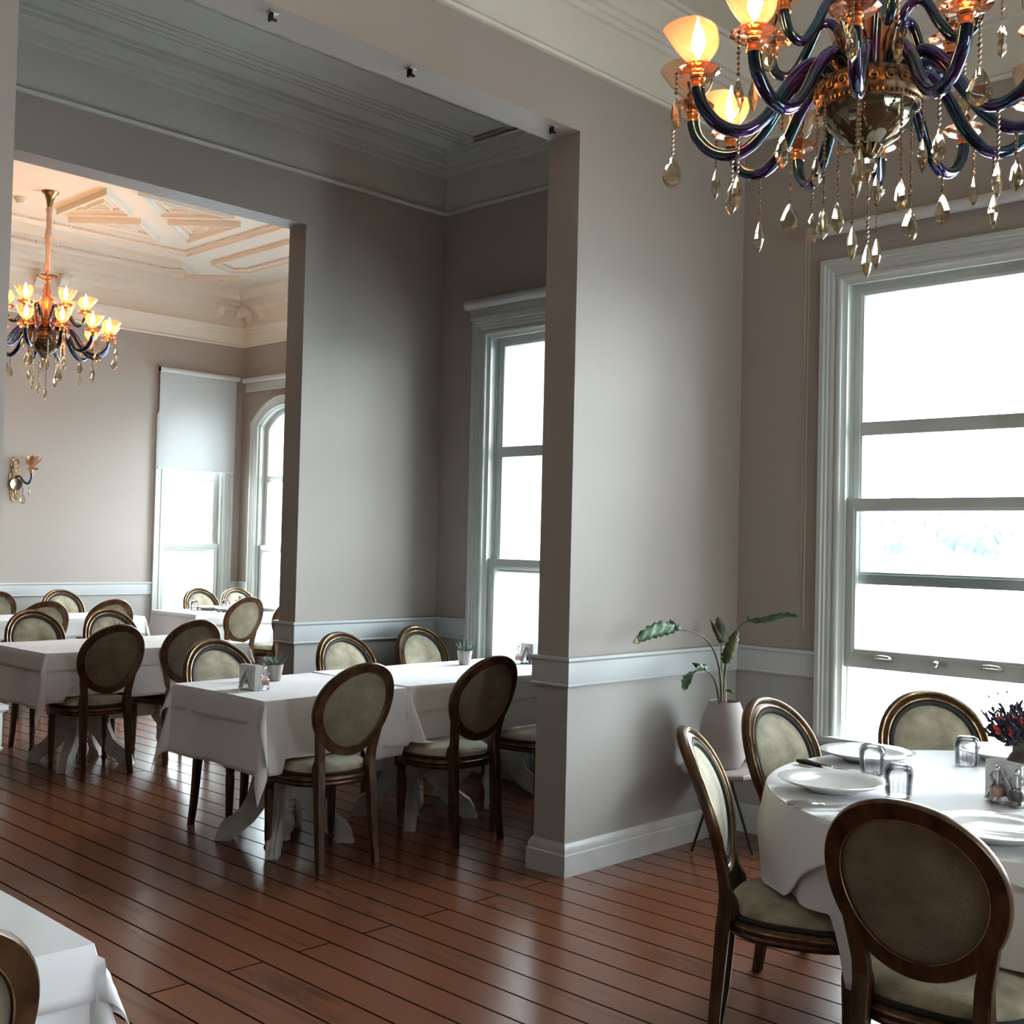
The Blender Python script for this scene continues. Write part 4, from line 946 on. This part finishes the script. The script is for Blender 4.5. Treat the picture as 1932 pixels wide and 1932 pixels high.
for k in range(180):
    a = rn.uniform(0, 6.28); t = rn.random()**.55*1.05; L = rn.uniform(.08, .155); e = Vector((math.cos(a)*math.sin(t), math.sin(a)*math.sin(t), math.cos(t)))
    p = Vector((.02*math.cos(a), .02*math.sin(a), 0)); q = p+e*L; st.tube([p, p+e*L*.5+Vector((0, 0, .004)), q], .0011, 4)
    for j in range(6):
        dd = e+Vector((rn.uniform(-.8, .8), rn.uniform(-.8, .8), rn.uniform(-.5, .8))); blob(hd, q-e*.006*j, dd, rn.uniform(.014, .024), .0042)
for k in range(18):
    a = rn.uniform(0, 6.28) if k > 9 else rn.uniform(2.2, 4.2); t = rn.uniform(.5, 1.05); L = rn.uniform(.11, .14); e = Vector((math.cos(a)*math.sin(t), math.sin(a)*math.sin(t), math.cos(t))); q = e*L
    st.tube([Vector((0, 0, 0)), q], .0012, 4)
    for j in range(5): blob(rd, q+Vector((rn.uniform(-.008, .008),)*3), e+Vector((rn.uniform(-.9, .9), rn.uniform(-.9, .9), rn.uniform(-.6, .6))), .020, .0075, 6)
for k in range(7):
    a = rn.uniform(1.5, 4.5); t = rn.uniform(.2, 1.1); L = rn.uniform(.18, .22); e = Vector((math.cos(a)*math.sin(t), math.sin(a)*math.sin(t), math.cos(t))); st.tube([Vector((0, 0, 0)), e*L], .0004, 3); blob(hd, e*L, e, .012, .003)
st.build('stems', M['stem'], fl); tag(hd.build('seed_heads', M['seed'], fl), kind='stuff'); tag(rd.build('coral_petals', M['red_petal'], fl), kind='stuff')

# ---------------------------------------------------------------- stand and potted plant
SX, SY = -.478, -.25
t = empty('plant_stand', (SX, SY, 0)); tag(t, 'small grey topped tripod stand in the corner by the pier wall', 'plant stand')
mb = MB(); mb.lathe([(0, .392), (.205, .392), (.215, .398), (.215, .416), (.208, .422), (0, .422)], 12); mb.build('top', M['stand'], t, smooth=0, bevel=.004)
fc = Vector((SX, SY, 0))
for k, (fx, fy) in enumerate(((-.632, -.18), (-.461, -.415), (-.335, -.165))):
    mb = MB(); P = Vector((fx-SX, fy-SY, .022)); mb.tube([Vector((P.x*.2, P.y*.2, .392)), P], .007, 8); lg = mb.build('leg', M['dark_metal'], t)
    mb = MB(); mb.lathe([(.0, 0), (.008, .002), (.011, .011), (.008, .022), (0, .024)], 12, Matrix.Translation((P.x, P.y, 0))); mb.build('brass_foot', M['brass'], lg)
pl = empty('potted_plant', (SX, SY, .422)); tag(pl, 'leafy plant with long arching stems in a tall grey stone pot', 'plant')
mb = MB(); mb.lathe([(0, 0), (.070, 0), (.080, .004), (.106, .05), (.119, .10), (.122, .145), (.117, .20), (.101, .26), (.080, .31), (.073, .325), (.069, .320), (.080, .28), (.078, .25), (0, .25)], 48); mb.build('pot', M['pot'], pl, smooth=50)
mb = MB(); mb.lathe([(0, .262), (.084, .26)], 24); mb.build('soil', M['soil'], pl)
PB = Vector((SX, SY, .422))
def at(u, v, d):
    return CAM+d*(FF+(u-966)/FPX*RR-(v-966)/FPX*UU)
def loc_(P): return [p-PB for p in P]
def stem(pts, r0, r1, mt='stem'):
    P = smooth_path(loc_([at(*p) for p in pts]), 5); mb = MB(); mb.tube(P, [r0+(r1-r0)*i/(len(P)-1) for i in range(len(P))], 7); mb.build('stem', M[mt], pl)
def leaf(pts, wmax, mt, side, tip=None, lobes=None, mats_=None):
    """pts: midrib from stalk to tip; side: direction the blade spreads in"""
    P = smooth_path(loc_([at(*p) for p in pts]), 8); n = len(P); mb = MB(); sd = Vector(side).normalized()
    vs = []; fs = []
    for i, p in enumerate(P):
        s = i/(n-1); t_ = (P[min(i+1, n-1)]-P[max(i-1, 0)]).normalized(); b2 = (sd-t_*sd.dot(t_)).normalized(); nn = t_.cross(b2)
        wv = wmax*(math.sin(math.pi*min(1, s*.92+.06))**.6)*(1-.35*s)*(1+.16*math.sin(s*44))
        for k in (-1, -.5, 0, .5, 1):
            vs.append(p+b2*(k*wv)+nn*(abs(k)**1.5*wv*.35+.004*math.sin(s*30+k*3)))
    for i in range(n-1):
        for k in range(4): fs.append((i*5+k, i*5+k+1, (i+1)*5+k+1, (i+1)*5+k))
    mb.add(vs, fs)
    if tip: mb.m = [1 if (j//4) > (n-1)*(1-tip) else 0 for j in range(len(fs))]
    if lobes:
        for q in lobes:
            b = len(mb.v); base = P[0]; q_ = at(*q)-PB; d = (q_-base); sdv = d.cross(FF).normalized()*.012
            mb.add([base-sdv, base+sdv, base+d*.55+sdv*1.1, q_, base+d*.5-sdv*1.1], [(0, 1, 2, 3, 4)])
    mb.m += [0]*(len(mb.f)-len(mb.m))
    mb.build('leaf', [M[mt], M['tip']], pl, smooth=60, solid=.0012, recalc=False)
UPV = (0, 0, 1)
stem([(1362, 1350, 5.70), (1358, 1265, 5.66), (1340, 1215, 5.60), (1310, 1193, 5.52), (1272, 1187, 5.45)], .0075, .003)
leaf([(1275, 1187, 5.45), (1250, 1187, 5.40), (1222, 1197, 5.34), (1196, 1213, 5.30)], .042, 'leaf', UPV, tip=.14, lobes=[(1263, 1168, 5.47), (1288, 1181, 5.48)])
stem([(1366, 1350, 5.72), (1368, 1260, 5.74), (1378, 1215, 5.72), (1395, 1183, 5.66), (1414, 1171, 5.60)], .006, .0025)
leaf([(1414, 1171, 5.60), (1445, 1169, 5.50), (1480, 1160, 5.42), (1506, 1163, 5.36)], .018, 'leaf', UPV, lobes=[(1413, 1160, 5.6)])
stem([(1363, 1350, 5.72), (1361, 1290, 5.76), (1361, 1210, 5.80)], .0055, .003)
leaf([(1362, 1212, 5.80), (1361, 1190, 5.82), (1354, 1164, 5.86)], .034, 'leaf_dark', (RR.x, RR.y, RR.z), lobes=[(1339, 1168, 5.84)])
stem([(1364, 1350, 5.70), (1366, 1290, 5.68), (1370, 1252, 5.66)], .005, .003)
leaf([(1371, 1253, 5.66), (1380, 1226, 5.62), (1391, 1190, 5.58)], .042, 'leaf_dark', (RR.x, RR.y, RR.z+.4))
stem([(1361, 1350, 5.70), (1352, 1295, 5.62), (1341, 1272, 5.56), (1325, 1262, 5.50)], .0075, .0035)
leaf([(1327, 1262, 5.50), (1312, 1267, 5.46), (1298, 1283, 5.42), (1290, 1303, 5.40)], .038, 'leaf', (RR.x, RR.y, RR.z+.7), tip=.1, lobes=[(1305, 1250, 5.48), (1334, 1252, 5.52)])
stem([(1367, 1352, 5.71), (1368, 1310, 5.71), (1368, 1280, 5.71)], .012, .003, 'bark')
leaf([(1371, 1303, 5.68), (1378, 1303, 5.64), (1385, 1309, 5.60)], .010, 'leaf_bright', UPV)
